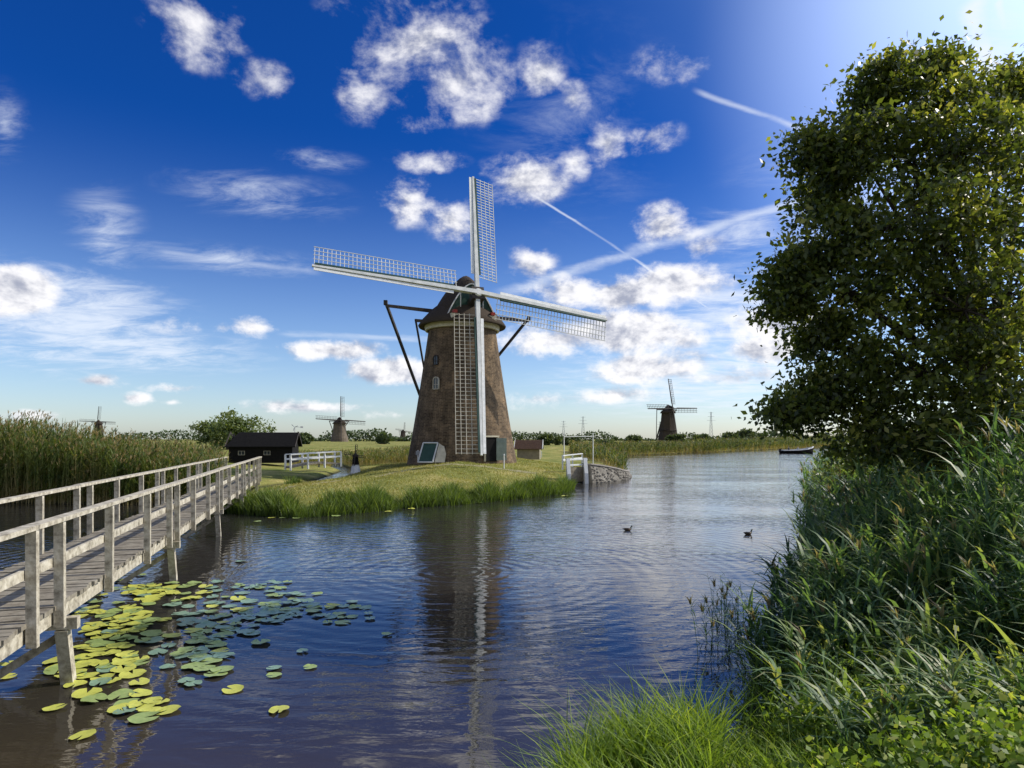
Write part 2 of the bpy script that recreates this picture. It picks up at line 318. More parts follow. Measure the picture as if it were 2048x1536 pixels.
def main_mill():
    C=np.array([-3.95,53.0]); z0=tz(*C)-.05; yaw=math.radians(22); tilt=math.radians(18)
    nh=Vector((math.sin(yaw),-math.cos(yaw),0)); e=Vector((math.cos(yaw),math.sin(yaw),0)); up=Vector((0,0,1))
    root=empty('windmill',(C[0],C[1],z0),'tall round brown brick windmill with white lattice sails and thatched cap','windmill')
    O=(C[0],C[1],z0)
    def rad(z):
        t=(z-z0)/(12.0-z0); return 4.2-1.55*t+ .18*(1-t)**3-.05*t
    s=MB(O); s.lathe(C,[(z0-.4+ (12.4-z0)*k/24,rad(z0+(12-z0)*k/24)) for k in range(25)],64); s.obj('tower',M['brick'],root,smooth=True)
    s=MB(O); s.lathe(C,[(11.5,2.76),(11.52,2.93),(11.90,2.98),(11.92,2.7)],64); s.obj('cornice_ring',M['cream'],root,smooth=False)
    s=MB(O); s.lathe(C,[(11.98,2.6),(11.80,3.42),(11.92,3.48),(12.4,3.15),(13.1,2.5),(13.5,2.0)],48)
    cap_mesh(s,C,nh,e,[(2.35,2.0,12.3,14.9),(1.9,2.25,12.2,15.3),(1.0,2.6,12.15,15.75),(0,2.75,12.1,15.65),(-1,2.6,12.1,15.1),(-2,2.1,12.2,14.4),(-2.9,1.3,12.4,13.6),(-3.2,.6,12.6,13.0)])
    s.obj('cap',M['thatch'],root,smooth=True)
    s=MB(O); g=[]; sg=2.32
    for x in np.linspace(-1,1,21):
        g.append((C[0]+nh.x*sg+e.x*x*1.95,C[1]+nh.y*sg+e.y*x*1.95,12.32+2.5*(1-abs(x)**1.7)))
    s.add(g,[tuple(range(21))]); s.obj('gable',M['green'],root)
    s=MB(O)
    for i in range(20):
        s.beam(Vector(g[i])+nh*.08,Vector(g[i+1])+nh*.08,.08,.13,up=nh)
    for x in(-.9,.9):
        zt=12.32+2.5*(1-abs(x/1.95)**1.7)
        s.beam(Vector((C[0],C[1],12.4))+nh*2.4+e*x,Vector((C[0],C[1],zt))+nh*2.4+e*x,.07,.05)
    s.obj('gable_trim',M['white'],root)
    s=MB(O); s.box(Vector((C[0],C[1],12.22))+nh*2.75,e*3.6,nh*.35,up*.36); s.obj('breast_beam',M['cream'],root)
    for x in(-1.5,1.5):
        s=MB(O); s.box(Vector((C[0],C[1],12.53))+nh*2.85+e*x,e*.3,nh*.4,up*.22); s.obj('red_beam_end',M['red'],root)
    hub=Vector((C[0],C[1],13.75))+nh*3.55; n=(nh*math.cos(tilt)+up*math.sin(tilt)).normalized()
    s=MB(tuple(hub)); s.cyl(hub-n*1.8,hub+n*.15,.34,.34,14); s.box(hub,e*.95,n*.7,n.cross(e)*.95); s.obj('windshaft',M['beam'],root)
    s=MB(tuple(hub)); s.cyl(hub+n*.36,hub+n*.5,.33,.26,16); s.obj('shaft_boss',M['white'],root)
    for px,py in((946,354),(624,531),(1214,640),(963,911)):
        v=py in(354,911); h2=hub+n*(.1 if v else .35); t=plane_hit(px,py,h2,n)
        build_sail(root,h2,t-h2,n,(t-h2).length,1.75,True,'lath' if py==911 else 'sailwhite')
    def B(p0,p1,w,nm,w1=None):
        s=MB(O); s.beam(p0,p1,w,w,w1=w1,h1=w1); s.obj(nm,M['beam'],root)
    cc=Vector((C[0],C[1],0)); fc=cc-nh*1.0
    l=fc-e*5.9+up*13.35; r=fc+e*6.2+up*12.95; foot=cc-nh*8.3+up*2.9
    B(l,fc+up*13.1,.2,'cross_beam',.3); B(fc+up*13.1,r,.3,'cross_beam',.2)
    B(cc-nh*2.5+up*13.4,foot,.4,'tail_pole',.3)
    B(l+up*.25,foot+up*.5,.19,'brace'); B(r+up*.25,foot+up*.5,.19,'brace')
    sc=cc-nh*2.4; B(sc-e*3.2+up*12.6,sc+e*3.2+up*12.6,.22,'short_cross_beam'); B(sc-e*3.2+up*12.7,foot+up*1.2,.14,'short_brace'); B(sc+e*3.2+up*12.7,foot+up*1.2,.14,'short_brace')
    for p in(l,r):
        s=MB(O); s.box(p+up*.22,(.28,0,0),(0,.28,0),(0,0,.36)); s.obj('beam_cap',M['beam'],root)
    def attach(relx,z):
        r=rad(z); y=-math.sqrt(r*r-relx*relx); nn=Vector((relx,y,0)).normalized(); return Vector((C[0]+relx,C[1]+y,z)),nn,Vector((-nn.y,nn.x,0))
    def window(relx,z,w,h,fr,fw=.06):
        p,nn,t=attach(relx,z); en=empty('window',tuple(p-root.location),None,None); en.parent=root
        s=MB(p); K=8; arc=[(-w/2,-h/2),(w/2,-h/2)]+[(w/2*math.cos(a),h/2+w/2*math.sin(a)*.8) for a in np.linspace(0,math.pi,K)]
        pts=[p+t*x+up*y+nn*.06 for x,y in arc]; s.add(pts,[tuple(range(len(pts)))]); s.obj('pane',M['glass'],en)
        s=MB(p)
        for i in range(len(pts)): s.beam(pts[i],pts[(i+1)%len(pts)],fw,.12,up=nn)
        s.beam(p-up*h/2+nn*.08,p+up*(h/2+w*.4)+nn*.08,.03,.05,up=nn); s.beam(p-t*w/2+nn*.08,p+t*w/2+nn*.08,.03,.05,up=nn)
        s.obj('frame',M[fr],en)
    window(-1.72,7.1,.5,.7,'lath'); window(-1.78,8.9,.42,.55,'beam')
    p,nn,t=attach(2.35,z0+.9)
    s=MB(p); s.box(p+nn*.02,t*1.0,nn*.25,up*1.8); s.obj('door_opening',M['dark'],root)  # solid dark box painted as the shade inside the open doorway
    s=MB(p); q=p+t*.75+nn*.35; tt=(t*.75+nn*.5).normalized(); s.box(q,tt*.75,tt.cross(up)*.06,up*1.65); s.box(q+up*.5+tt.cross(up)*.04,tt*.7,tt.cross(up)*.04,up*.08);s.box(q-up*.5+tt.cross(up)*.04,tt*.7,tt.cross(up)*.04,up*.08); s.obj('door_leaf',M['greydoor'],root)
    s=MB(p); s.beam(p+nn*.17-t*.58-up*.9,p+nn*.17-t*.58+up*.9,.12,.1); s.beam(p+nn*.17+t*.58-up*.9,p+nn*.17+t*.58+up*.9,.12,.1); s.beam(p+nn*.17-t*.64+up*.95,p+nn*.17+t*.64+up*.95,.12,.1,up=nn); s.obj('door_frame',M['cream'],root)
    en=empty('porch',(-1.95,-4.0,0),'white framed lean-to hatch with dark panel',None); en.parent=root; pc=Vector((C[0]-1.95,C[1]-4.0,z0-.05))
    X=Vector((1,-.12,0)).normalized(); Y=Vector((.12,1,0)).normalized()
    s=MB(pc); a0=pc-X*.9-Y*.5; a1=pc+X*.2-Y*.5; b0=pc-X*.7+Y*.3+up*1.4; b1=pc+X*.4+Y*.3+up*1.4
    s.add([a0,a1,b1,b0,a0+Y*1.0,a1+Y*1.0],[(0,1,2,3),(0,3,4),(1,5,2),(0,4,5,1),(4,3,2,5)]); s.obj('hatch_panel',M['green'],en)
    s=MB(pc); nn=(a1-a0).cross(b0-a0).normalized()
    for u,v in((a0,a1),(a1,b1),(b1,b0),(b0,a0)): s.beam(u+nn*.03,v+nn*.03,.09,.08,up=nn)
    s.obj('hatch_frame',M['sailwhite'],en)
    s=MB(pc); c0=pc+X*.30-Y*.45; c1=pc+X*1.0-Y*.2; d0=pc+X*.55+Y*.45+up*1.75; d1=pc+X*1.2+Y*.45+up*1.75
    s.add([c0,c1,d1,d0,c0+Y*1.1,c1+Y*.8],[(0,1,2,3),(0,3,4),(1,5,2),(4,3,2,5),(0,4,5,1)]); s.obj('sloping_cover',M['cream'],en)
main_mill()
def far_mill(px,Y,z0,Hc,hubz,R,yawd,rotd,rb,rt,label,white=False):
    C=np.array([(px-CX)/F*Y,Y]); yaw=math.radians(yawd); tilt=math.radians(12); O=(C[0],C[1],z0)
    nh=Vector((math.sin(yaw),-math.cos(yaw),0)); e=Vector((math.cos(yaw),math.sin(yaw),0)); up=Vector((0,0,1))
    root=empty('windmill',O,label,'windmill','distant windmills along the canal')
    zt=hubz-1.8
    s=MB(O); s.lathe(C,[(z0-.5,rb*1.03),(z0+2,rb*.97),((z0+zt)/2,(rb+rt)/2*.94),(zt,rt)],8 if not white else 24); s.obj('tower',M['thatch'] if not white else M['farbody'],root)
    s=MB(O); s.lathe(C,[(zt-.1,rt*.8),(zt-.2,rt*1.25),(zt+.9,rt*1.0),(zt+1.3,rt*.7)],20)
    cap_mesh(s,C,nh,e,[(2.3,1.9,zt,zt+3),(0,2.6,zt,zt+3.7),(-2,2.0,zt,zt+2.4),(-3.2,.5,zt+.3,zt+.9)],11); s.obj('cap',M['thatch'],root,smooth=True)
    if not white:
        s=MB(O); s.lathe(C,[(zt*.42+z0*.58,rb*.86),(zt*.42+z0*.58-.12,rb*.95),(zt*.42+z0*.58-.1,rb*.5)],8); s.obj('base_band',M['beam'],root)
    hub=Vector((C[0],C[1],hubz))+nh*3.4; n=(nh*math.cos(tilt)+up*math.sin(tilt)).normalized(); vup=(up-n*up.dot(n)).normalized(); rt2=vup.cross(n)
    s=MB(tuple(hub)); s.cyl(hub-n*1.8,hub+n*.4,.5,.5,10); s.obj('windshaft',M['beam'],root)
    for k in range(4):
        a=math.radians(rotd+90*k); build_sail(root,hub,vup*math.cos(a)+rt2*math.sin(a),n,R,1.9,False)
    cc=Vector((C[0],C[1],0)); fc=cc-nh*1; foot=cc-nh*8.5+up*(z0+1.5)
    s=MB(O); s.beam(fc-e*5.5+up*(zt+1.4),fc+e*5.5+up*(zt+1.4),.45); 
    s.beam(cc-nh*2.5+up*(zt+1),foot,.45); s.beam(fc-e*5.4+up*(zt+1.4),foot,.3); s.beam(fc+e*5.4+up*(zt+1.4),foot,.3); s.obj('tail_gear',M['beam'],root)
M['farbody']=nmat('old_far_brick',(.09,.07,.05),(.16,.13,.095),1,.9)
far_mill(1336,300,1.3,0,16.6,13.8,25,-1,4.6,2.9,'dark thatched windmill with black sails beyond the reeds')
far_mill(679,372,1.3,0,13.4,13.8,28,3,4.8,3.2,'brown windmill with outspread sails behind the meadow',True)
far_mill(197,580,1.3,0,18.0,13.8,20,2,4.6,3.0,'dark windmill rising just above the reed bed')
far_mill(806,900,1.3,0,14,12,30,8,4.6,3.0,'tiny far windmill on the horizon')
# ------------------------------------------------------------ footbridge
def bridge():
    u=Vector((-.2785,.9604,0)); l=Vector((-.9604,-.2785,0)); up=Vector((0,0,1)); W=1.5; dz=1.08
    def R(Y): return Vector((-3.05-.29*Y,Y,0))
    p0=R(2.6); root=empty('footbridge',tuple(p0),'weathered wooden footbridge with railings crossing to the mill island','footbridge')
    Yend=34.3; Ltot=(Yend-2.6)/.9604; O=tuple(p0)
    s=MB(O); d=0
    while d<Ltot:
        c=p0+u*(d+.07)+l*(W/2+random.uniform(-.02,.02))+up*(dz-.025+random.uniform(-.008,.008)); s.box(c,l*(W+random.uniform(.0,.06)),u*.124,up*.05); d+=.145
    s.obj('deck',M['deck'],root)
    for off in(.06,W-.06):
        s=MB(O); s.beam(p0+l*off+up*(dz-.14),p0+u*Ltot+l*off+up*(dz-.14),.09,.17); s.obj('beam',M['wood'],root)
    bents=[7.35+6.4*k for k in range(-1,5)]
    posts=[]
    for b in bents:
        for o in(-.40,.34,2.15,4.27):
            if 3<b+o<Yend: posts.append(b+o)
    posts.append(34.15)
    for side in(0,1):
        off=-.06 if side==0 else W+.06
        for Y in posts:
            q=R(Y)+l*off+up*0; lean=random.uniform(-.02,.02)
            s=MB(tuple(q+up*dz)); s.beam(q+up*(dz-.26),q+up*(dz+.97)+u*lean,.10,.08,up=u); s.obj('post',M['wood'],root)
        ins=off+(.08 if side==0 else -.08)
        for k,b in enumerate(bents):
            y0=max(2.8,b-0.42); y1=min(Yend,b+6.4-.44)
            a=R(y0)+l*off; c=R(y1)+l*off; j=random.uniform(-.012,.012)
            s=MB(tuple(a)); s.beam(a+up*(dz+1.0+j),c+up*(dz+1.0),.14,.05); s.obj('top_rail',M['wood'],root)
            a=R(y0)+l*(ins); c=R(y1)+l*(ins)
            s=MB(tuple(a)); s.beam(a+up*(dz+.50),c+up*(dz+.50+j),.04,.105); s.obj('mid_rail',M['wood'],root)
    for b in bents:
        c=R(b+(.75 if 7<b<8 else .3)); g=-.9
        s=MB(tuple(c)); s.beam(c-l*.12+up*(dz-.31),c+l*(W+.12)+up*(dz-.31),.12,.14); s.obj('crosshead',M['wood'],root)
        for off,ln in((.05,-.05),(W-.05,.05)):
            s=MB(tuple(c)); s.beam(c+l*off+up*(dz-.385),c+l*(off+ln)+u*.3+up*g,.135,.135,up=u); s.obj('pile',M['wood'],root)
        if b>3:
            s=MB(tuple(c)); s.beam(c+l*.12+up*(dz-.5)+u*.13,c+l*(W-.1)+up*(-.25)+u*.2,.05,.10); s.obj('cross_brace',M['wood'],root)
bridge()
# ------------------------------------------------------------ sheds etc
def shed(name,p,w,d,hw,hr,ang,wall,roof,label,windows=0,trim='white',hip=0):
    O=tuple(p); X=Vector((math.cos(ang),math.sin(ang),0)); Y=Vector((-math.sin(ang),math.cos(ang),0)); U=Vector((0,0,1)); c=Vector(p)
    root=empty(name,O,label,'shed')
    s=MB(O); v=[c+X*i*w/2+Y*j*d/2+U*k for k in(-.4,hw) for i,j in((-1,-1),(1,-1),(1,1),(-1,1))]; v+=[c-X*w/2+U*(hr-.05),c+X*w/2+U*(hr-.05)]
    s.add(v,[(0,1,5,4),(2,3,7,6),(1,2,6,9,5),(3,0,4,8,7)]); s.obj('wall',wall,root)
    s=MB(O); ov=.25
    for sg in(-1,1):
        r0=c-X*(w/2+ov-hip)+U*hr; r1=c+X*(w/2+ov)+U*hr; e0=c-X*(w/2+ov)+Y*sg*(d/2+ov)+U*(hw-.12); e1=c+X*(w/2+ov)+Y*sg*(d/2+ov)+U*(hw-.12)
        N=14
        for k in range(N):
            t0=k/N;t1=(k+1)/N; lift=U*.035
            q=[r0.lerp(e0,t1)+lift,r1.lerp(e1,t1)+lift,r1.lerp(e1,t0),r0.lerp(e0,t0)]; s.add(q+[a-U*.09 for a in q],[(0,1,2,3),(4,7,6,5),(0,4,5,1),(1,5,6,2),(3,7,4,0)])
    s.obj('roof',roof,root)
    s=MB(O)
    for sx in(-1,1):
        b=c+X*sx*(w/2+ov+.03)
        for sg in(-1,1): s.beam(b+U*(hr-.0),b+Y*sg*(d/2+ov)+U*(hw-.14),.05,.13)
    s.obj('bargeboard',M[trim],root)
    for k in range(windows):
        x=(-.3+k*.4)*w; q=c+X*x-Y*(d/2+.02)+U*hw*.42
        en=empty('window',tuple(q-c),None,None); en.parent=root
        s=MB(tuple(q)); s.box(q,X*.5,Y*.03,U*.32); s.obj('pane',M['glass'],en)
        s=MB(tuple(q)); q2=q-Y*.03
        for a,b2 in((-1,0),(1,0)): s.beam(q2+X*a*.26-U*.17,q2+X*a*.26+U*.17,.025,.04)
        s.beam(q2-X*.28-U*.17,q2+X*.28-U*.17,.03,.025); s.beam(q2-X*.28+U*.17,q2+X*.28+U*.17,.03,.025); s.beam(q2-U*.17,q2+U*.17,.02,.03)
        s.obj('frame',M['lath'],en)
    return root
shed('black_shed',(at(530,915,60)[0],60,1.30),5.3,3.6,1.15,2.3,.16,M['dark'],M['dark'],'low black timber shed with pitched roof and small white windows',2,'beam',.7)
shed('tiled_shed',(at(1058,909,66)[0],66,1.40),2.2,2.0,.75,1.5,-.1,M['hutwall'],M['tile'],'small shed with brown tiled roof and pale gable',0,'sailwhite')
def weathervane():
    p=Vector((at(586,870,61)[0],61.5,1.4)); root=empty('wind_vane',tuple(p),'small metal wind wheel on a thin pole behind the black shed','wind vane')
    s=MB(p); s.cyl(p,p+Vector((0,0,2.7)),.03,.02,6); s.obj('pole',M['steel'],root)
    h=p+Vector((0,-.1,2.7)); s=MB(h)
    for k in range(3):
        a=2*math.pi*k/3+.3; d=Vector((math.cos(a),0,math.sin(a))); s.beam(h+d*.05,h+d*.33,.03,.05,up=(0,1,0),w1=.06)
    s.beam(h,h+Vector((.5,.35,0)),.03,.03); s.box(h+Vector((.55,.4,0)),(.2,.12,0),(0,.02,0),(0,0,.15)); s.obj('wind_wheel',M['steel'],root)
weathervane()
def minimill():
    x,y=at(711,918,51)[0],51; z=tz(x,y); p=Vector((x,y,z)); root=empty('small_windmill',tuple(p),'miniature black and white windmill standing on the lawn','windmill')
    s=MB(p); s.lathe((x,y),[(z-.1,.42),(z+.65,.27)],8,cap=True); s.obj('base',M['white'],root)
    s=MB(p); s.lathe((x,y),[(z+.65,.29),(z+1.25,.2)],8,cap=True); s.obj('body',M['dark'],root)
    s=MB(p); s.lathe((x,y),[(z+1.22,.27),(z+1.4,.2),(z+1.55,.02)],8); s.obj('cap',M['thatch'],root)
    h=p+Vector((.05,-.38,1.38)); 
    for k in range(4):
        a=math.radians(4+90*k); d=Vector((math.sin(a),0,math.cos(a))); b=d.cross(Vector((0,-1,0)))
        s=MB(h); s.beam(h,h+d*.8,.06,.05); s.beam(h+d*.2+b*.14,h+d*.8+b*.14,.03,.03)
        for t in(.2,.35,.5,.65,.8): s.beam(h+d*t,h+d*t+b*.14,.03,.03)
        s.obj('sail',M['beam'],root)
    s=MB(h); s.cyl(h,h+Vector((0,.4,0)),.05); s.obj('windshaft',M['beam'],root)
minimill()
def railing(name,a,b,n,h,label,cat,mat='white',parent=None,nr=2):
    a=Vector(a);b=Vector(b); root=parent or empty(name,tuple(a),label,cat)
    for i in range(n):
        q=a.lerp(b,i/(n-1)); s=MB(tuple(q)); s.beam(q-Vector((0,0,.25)),q+Vector((0,0,h)),.11,.11); s.obj('post',M[mat],root)
    for k in range(nr):
        o=Vector((0,0,h*(1.02-k*.42))); s=MB(tuple(a)); s.beam(a+o,b+o,.07 if k else .14,.11 if k else .06); s.obj('rail',M[mat],root)
    return root
def white_bridge():
    r=empty('white_footbridge',(-14.6,45,1.0),'small wooden ditch bridge with white painted railings','footbridge')
    s=MB((-14.6,45,1.0)); 
    rings=[]
    for t in np.linspace(0,1,12):
        x=-15.0+2.9*t; y=45.2+2.0*t; z=1.12+.18*math.sin(math.pi*t)+.18*t
        rings.append([(x,y,z),(x-.7,y+1.0,z),(x-.7,y+1.0,z-.12),(x,y,z-.12)])
    s.loft(rings,True,True,True); s.obj('deck',M['deck'],r)
    railing('',(-15.0,45.2,1.12),(-12.1,47.2,1.30),4,.8,'','',parent=r); railing('',(-15.7,46.2,1.12),(-12.8,48.2,1.30),4,.8,'','',parent=r)
white_bridge()
def sluice():
    root=empty('sluice',(4.1,44.6,0),'small sluice with sloping white posts and a dark wooden gate','sluice')
    for x,y in((3.75,44.6),(5.0,45.6)):
        s=MB((x,y,0))
        s.add([(x-.12,y-1.1,-.3),(x+.12,y-1.1,-.3),(x+.12,y-.85,.7),(x-.12,y-.85,.7),(x-.12,y-.1,1.7),(x+.12,y-.1,1.7),(x+.12,y+.2,1.7),(x-.12,y+.2,1.7),(x-.12,y+.2,-.3),(x+.12,y+.2,-.3)],
          [(0,1,2,3),(3,2,5,4),(4,5,6,7),(7,6,9,8),(0,8,9,1),(0,3,4,7,8),(1,9,6,5,2)]); s.obj('wing_post',M['sailwhite'],root)
    s=MB((4.4,45.2,0)); s.beam((3.9,44.9,.6),(4.9,45.6,.6),.08,1.0); s.obj('gate',M['deck'],root)
    for z in(1.25,1.62):
        s=MB((4.4,45.2,0)); s.beam((3.6,44.6,z),(5.15,45.75,z),.08,.1); s.obj('gate_rail',M['white'],root)
    root=empty('stone_revetment',(6.4,48,0),'curved rubble stone retaining wall at the canal edge','retaining wall')
    P=[(5.2,45.6),(5.9,46.4),(6.7,47.4),(7.5,48.5),(8.2,49.8),(8.8,51.5),(9.2,53.5)]; H=[1.25,1.15,1.0,.82,.62,.5,.45]
    s=MB((6.4,48,0)); rings=[]
    for (x,y),h in zip(P,H): rings.append([(x+.35,y-.35,-.5),(x+.15,y-.12,h),(x-.35,y+.35,h),(x-.5,y+.5,-.5)])
    s.loft(rings,True,True,True); s.obj('wall',M['stone'],root)
    s=MB((6.4,48,0)); rings=[[(x+.2,y-.2,h+.003),(x+.2,y-.2,h+.09),(x-.4,y+.4,h+.09),(x-.4,y+.4,h+.003)] for (x,y),h in zip(P,H)]
    s.loft(rings,True,True,True); s.obj('coping',M['coping'],root)
    s=MB((6.4,48,0))
    for i in range(150):
        k=rng.integers(0,len(P)-1); t=rng.random(); x=P[k][0]*(1-t)+P[k+1][0]*t; y=P[k][1]*(1-t)+P[k+1][1]*t; h=H[k]*(1-t)+H[k+1]*t; z=rng.uniform(0,h-.06); f=z/h
        r=.09+.07*rng.random(); c=np.array([x+.33-.18*f,y-.33+.2*f,z]); ring=[]
        for a in range(6):
            an=a*math.pi/3+rng.random()*.4; ring.append(c+np.array([.6*math.cos(an)*r,.8*math.cos(an)*r,math.sin(an)*r*.7]))
        s.add([c+np.array([.04,-.04,0])]+ring,[(0,1+a,1+(a+1)%6) for a in range(6)])
    s.obj('facing_stones',M['stone'],root)
sluice()
railing('white_railing',(3.6,47.5,1.05),(5.2,49.5,1.15),3,.75,'short white railing beside the sluice','railing')
def gateframe():
    a=at(1128,905,58); b=at(1186,905,60); z=1.3; root=empty('white_mooring_frame',(a[0],a[1],z),'white pole frame with crossbar behind the sluice','pole frame')
    s=MB((a[0],a[1],z)); s.cyl((a[0],58,z-.3),(a[0],58,3.5),.05); s.obj('post',M['white'],root)
    s=MB((b[0],b[1],z)); s.cyl((b[0],60,z-1.5),(b[0],60,3.55),.05); s.obj('post',M['white'],root)
    s=MB((a[0],a[1],z)); s.beam((a[0],58,3.2),(b[0],60,3.25),.05); s.obj('crossbar',M['white'],root)
gateframe()
def lawnpost(px,py,h,label,sign=False):
    g=gt(px,py); root=empty('marker_post',tuple(g),label,'post','white posts on the mill lawn')
    s=MB(g); s.cyl(g-np.array([0,0,.2]),g+np.array([0,0,h]),.04,.035,8); s.cyl(g+np.array([0,0,h]),g+np.array([0,0,h+.06]),.055,.02,8); s.obj('post',M['white'],root)
    if sign:
        s=MB(g); s.box(g+np.array([.0,-.07,h-.15]),(.3,0,0),(0,.03,0),(0,0,.3)); s.obj('sign_plate',M['steel'],root)
lawnpost(1008,938,1.0,'thin white post standing on the lawn'); lawnpost(836,930,1.05,'white post with small plate on the lawn',True)
lawnpost(765,921,.5,'short white post near the mill'); lawnpost(1083,915,.7,'white post by the tiled shed')
lawnpost(1060,914,.5,'short white post near the mill')
def pylon(px,Y,H,label):
    x=(px-CX)/F*Y; root=empty('electricity_pylon',(x,Y,1),label,'pylon','distant electricity pylons')
    s=MB((x,Y,1)); w=1.7
    for sx in(-1,1):
        for sy in(-1,1): s.beam((x+sx*w,Y+sy*w,1),(x+sx*.25,Y+sy*.25,H),.22,.22,w1=.13,h1=.13)
    k=8
    for i in range(k):
        z0=1+(H-1)*i/k; z1=1+(H-1)*(i+1)/k; f0=w+(.25-w)*i/k; f1=w+(.25-w)*(i+1)/k
        s.beam((x-f0,Y-f0,z0),(x+f1,Y-f1,z1),.12); s.beam((x+f0,Y-f0,z0),(x-f1,Y-f1,z1),.12)
    s.obj('mast',M['steel'],root)
    s=MB((x,Y,1))
    for z,l in((H*.72,4.2),(H*.85,3.2),(H*.97,2.2)): s.beam((x-l,Y,z),(x+l,Y,z),.18)
    s.obj('cross_arm',M['steel'],root)
pylon(1127,700,22,'grey steel lattice pylon on the horizon'); pylon(1166,620,24,'grey steel lattice pylon on the horizon'); pylon(1422,640,29,'slim grey steel mast on the horizon'); pylon(1320,800,24,'grey steel lattice pylon on the horizon')
# ------------------------------------------------------------ boat, people, ducks
def person(root_loc,ang,shirt,label):
    bm=bpy.data.meshes.new('person')
    J=[((0,0,.0),.16),((0,0,.25),.15),((0,.0,.48),.17),((0,0,.58),.065),((0,.01,.66),.085),((0,.02,.77),.10),((0,.01,.86),.07),
       ((.19,0,.5),.07),((.27,.05,.25),.05),((.2,.27,.12),.035),((-.19,0,.5),.07),((-.27,.05,.25),.05),((-.2,.27,.12),.035),
       ((.12,.1,-.02),.10),((.15,.48,.02),.07),((.15,.5,-.38),.045),((.15,.62,-.42),.04),((-.12,.1,-.02),.10),((-.15,.48,.02),.07),((-.15,.5,-.38),.045),((-.15,.62,-.42),.04)]
    E=[(0,1),(1,2),(2,3),(3,4),(4,5),(5,6),(2,7),(7,8),(8,9),(2,10),(10,11),(11,12),(0,13),(13,14),(14,15),(15,16),(0,17),(17,18),(18,19),(19,20)]
    bm.from_pydata([j[0] for j in J],E,[]); o=bpy.data.objects.new('tmp',bm); COL.objects.link(o)
    md=o.modifiers.new('s','SKIN'); sv=bm.skin_vertices[0].data
    for i,j in enumerate(J): sv[i].radius=(j[1],j[1]); sv[i].use_root=(i==0)
    sb=o.modifiers.new('b','SUBSURF'); sb.levels=1; sb.render_levels=1
    dg=bpy.context.evaluated_depsgraph_get(); me=bpy.data.meshes.new_from_object(o.evaluated_get(dg)); bpy.data.objects.remove(o)
    m,nt,b=newmat('clothing_'+shirt[0]); L=nt.links
    tc=nt.nodes.new('ShaderNodeTexCoord'); sp=nt.nodes.new('ShaderNodeSeparateXYZ'); L.new(tc.outputs['Object'],sp.inputs[0])
    mr=nt.nodes.new('ShaderNodeMapRange'); mr.inputs[1].default_value=-.5; mr.inputs[2].default_value=1; L.new(sp.outputs[2],mr.inputs[0])
    r=ramp(nt,[(0,(.02,.025,.05)),(.37,shirt[1]),(.72,(.42,.27,.2)),(.86,(.06,.04,.025))]); r.color_ramp.interpolation='CONSTANT'; L.new(mr.outputs[0],r.inputs[0]); L.new(r.outputs[0],b.inputs[0])
    me.materials.clear(); me.materials.append(m); me.polygons.foreach_set('use_smooth',[True]*len(me.polygons))
    p=bpy.data.objects.new('person',me); p.location=root_loc; p.rotation_euler=(0,0,ang); COL.objects.link(p); tag(p,label,'person')
def boat():
    Y=140; x=(1594-CX)/F*Y; ang=math.radians(8); c=Vector((x,Y,0)); X=Vector((math.cos(ang),math.sin(ang),0)); W=Vector((-math.sin(ang),math.cos(ang),0)); U=Vector((0,0,1))
    root=empty('motor_boat',tuple(c),'open dark motorboat with pale rim carrying two people','boat')
    st=[(-3.6,.95,.62),(-2,1.15,.62),(0,1.2,.68),(1.8,1.0,.85),(3.0,.55,1.1),(3.7,.06,1.35)]
    s=MB(c); rings=[[c+X*t-W*w+U*h,c+X*t-W*w*.85+U*h*.35,c+X*(t*.96)-W*w*.3-U*.15,c+X*(t*.96)+W*w*.3-U*.15,c+X*t+W*w*.85+U*h*.35,c+X*t+W*w+U*h] for t,w,h in st]
    s.loft(rings,False,True,False); s.obj('hull',M['dark'],root,smooth=False)
    s=MB(c)
    for sg in(-1,1):
        for i in range(5): s.beam(c+X*st[i][0]+W*sg*st[i][1]+U*(st[i][2]+.03),c+X*st[i+1][0]+W*sg*st[i+1][1]+U*(st[i+1][2]+.03),.16,.18)
    s.beam(c+X*-3.6-W*.95+U*.65,c+X*-3.6+W*.95+U*.65,.14,.12); s.obj('gunwale',M['white'],root)
    for t in(-1.9,.2):
        s=MB(c); s.box(c+X*t+U*.42,X*.4,W*2.1,U*.06); s.obj('bench',M['wood'],root)
    s=MB(c); s.box(c+X*-3.8+U*.7,X*.35,W*.35,U*.6); s.box(c+X*-3.85+U*.2,X*.15,W*.12,U*.8); s.obj('outboard_motor',M['beam'],root)
    person(tuple(c+X*-1.9+U*.58),ang-math.pi/2,('dark',(.03,.04,.08)),'seated person in a dark jacket on the boat bench')
    person(tuple(c+X*.2+U*.58),ang+math.pi/2,('pale',(.5,.5,.48)),'seated person in a pale shirt facing the stern')
boat()
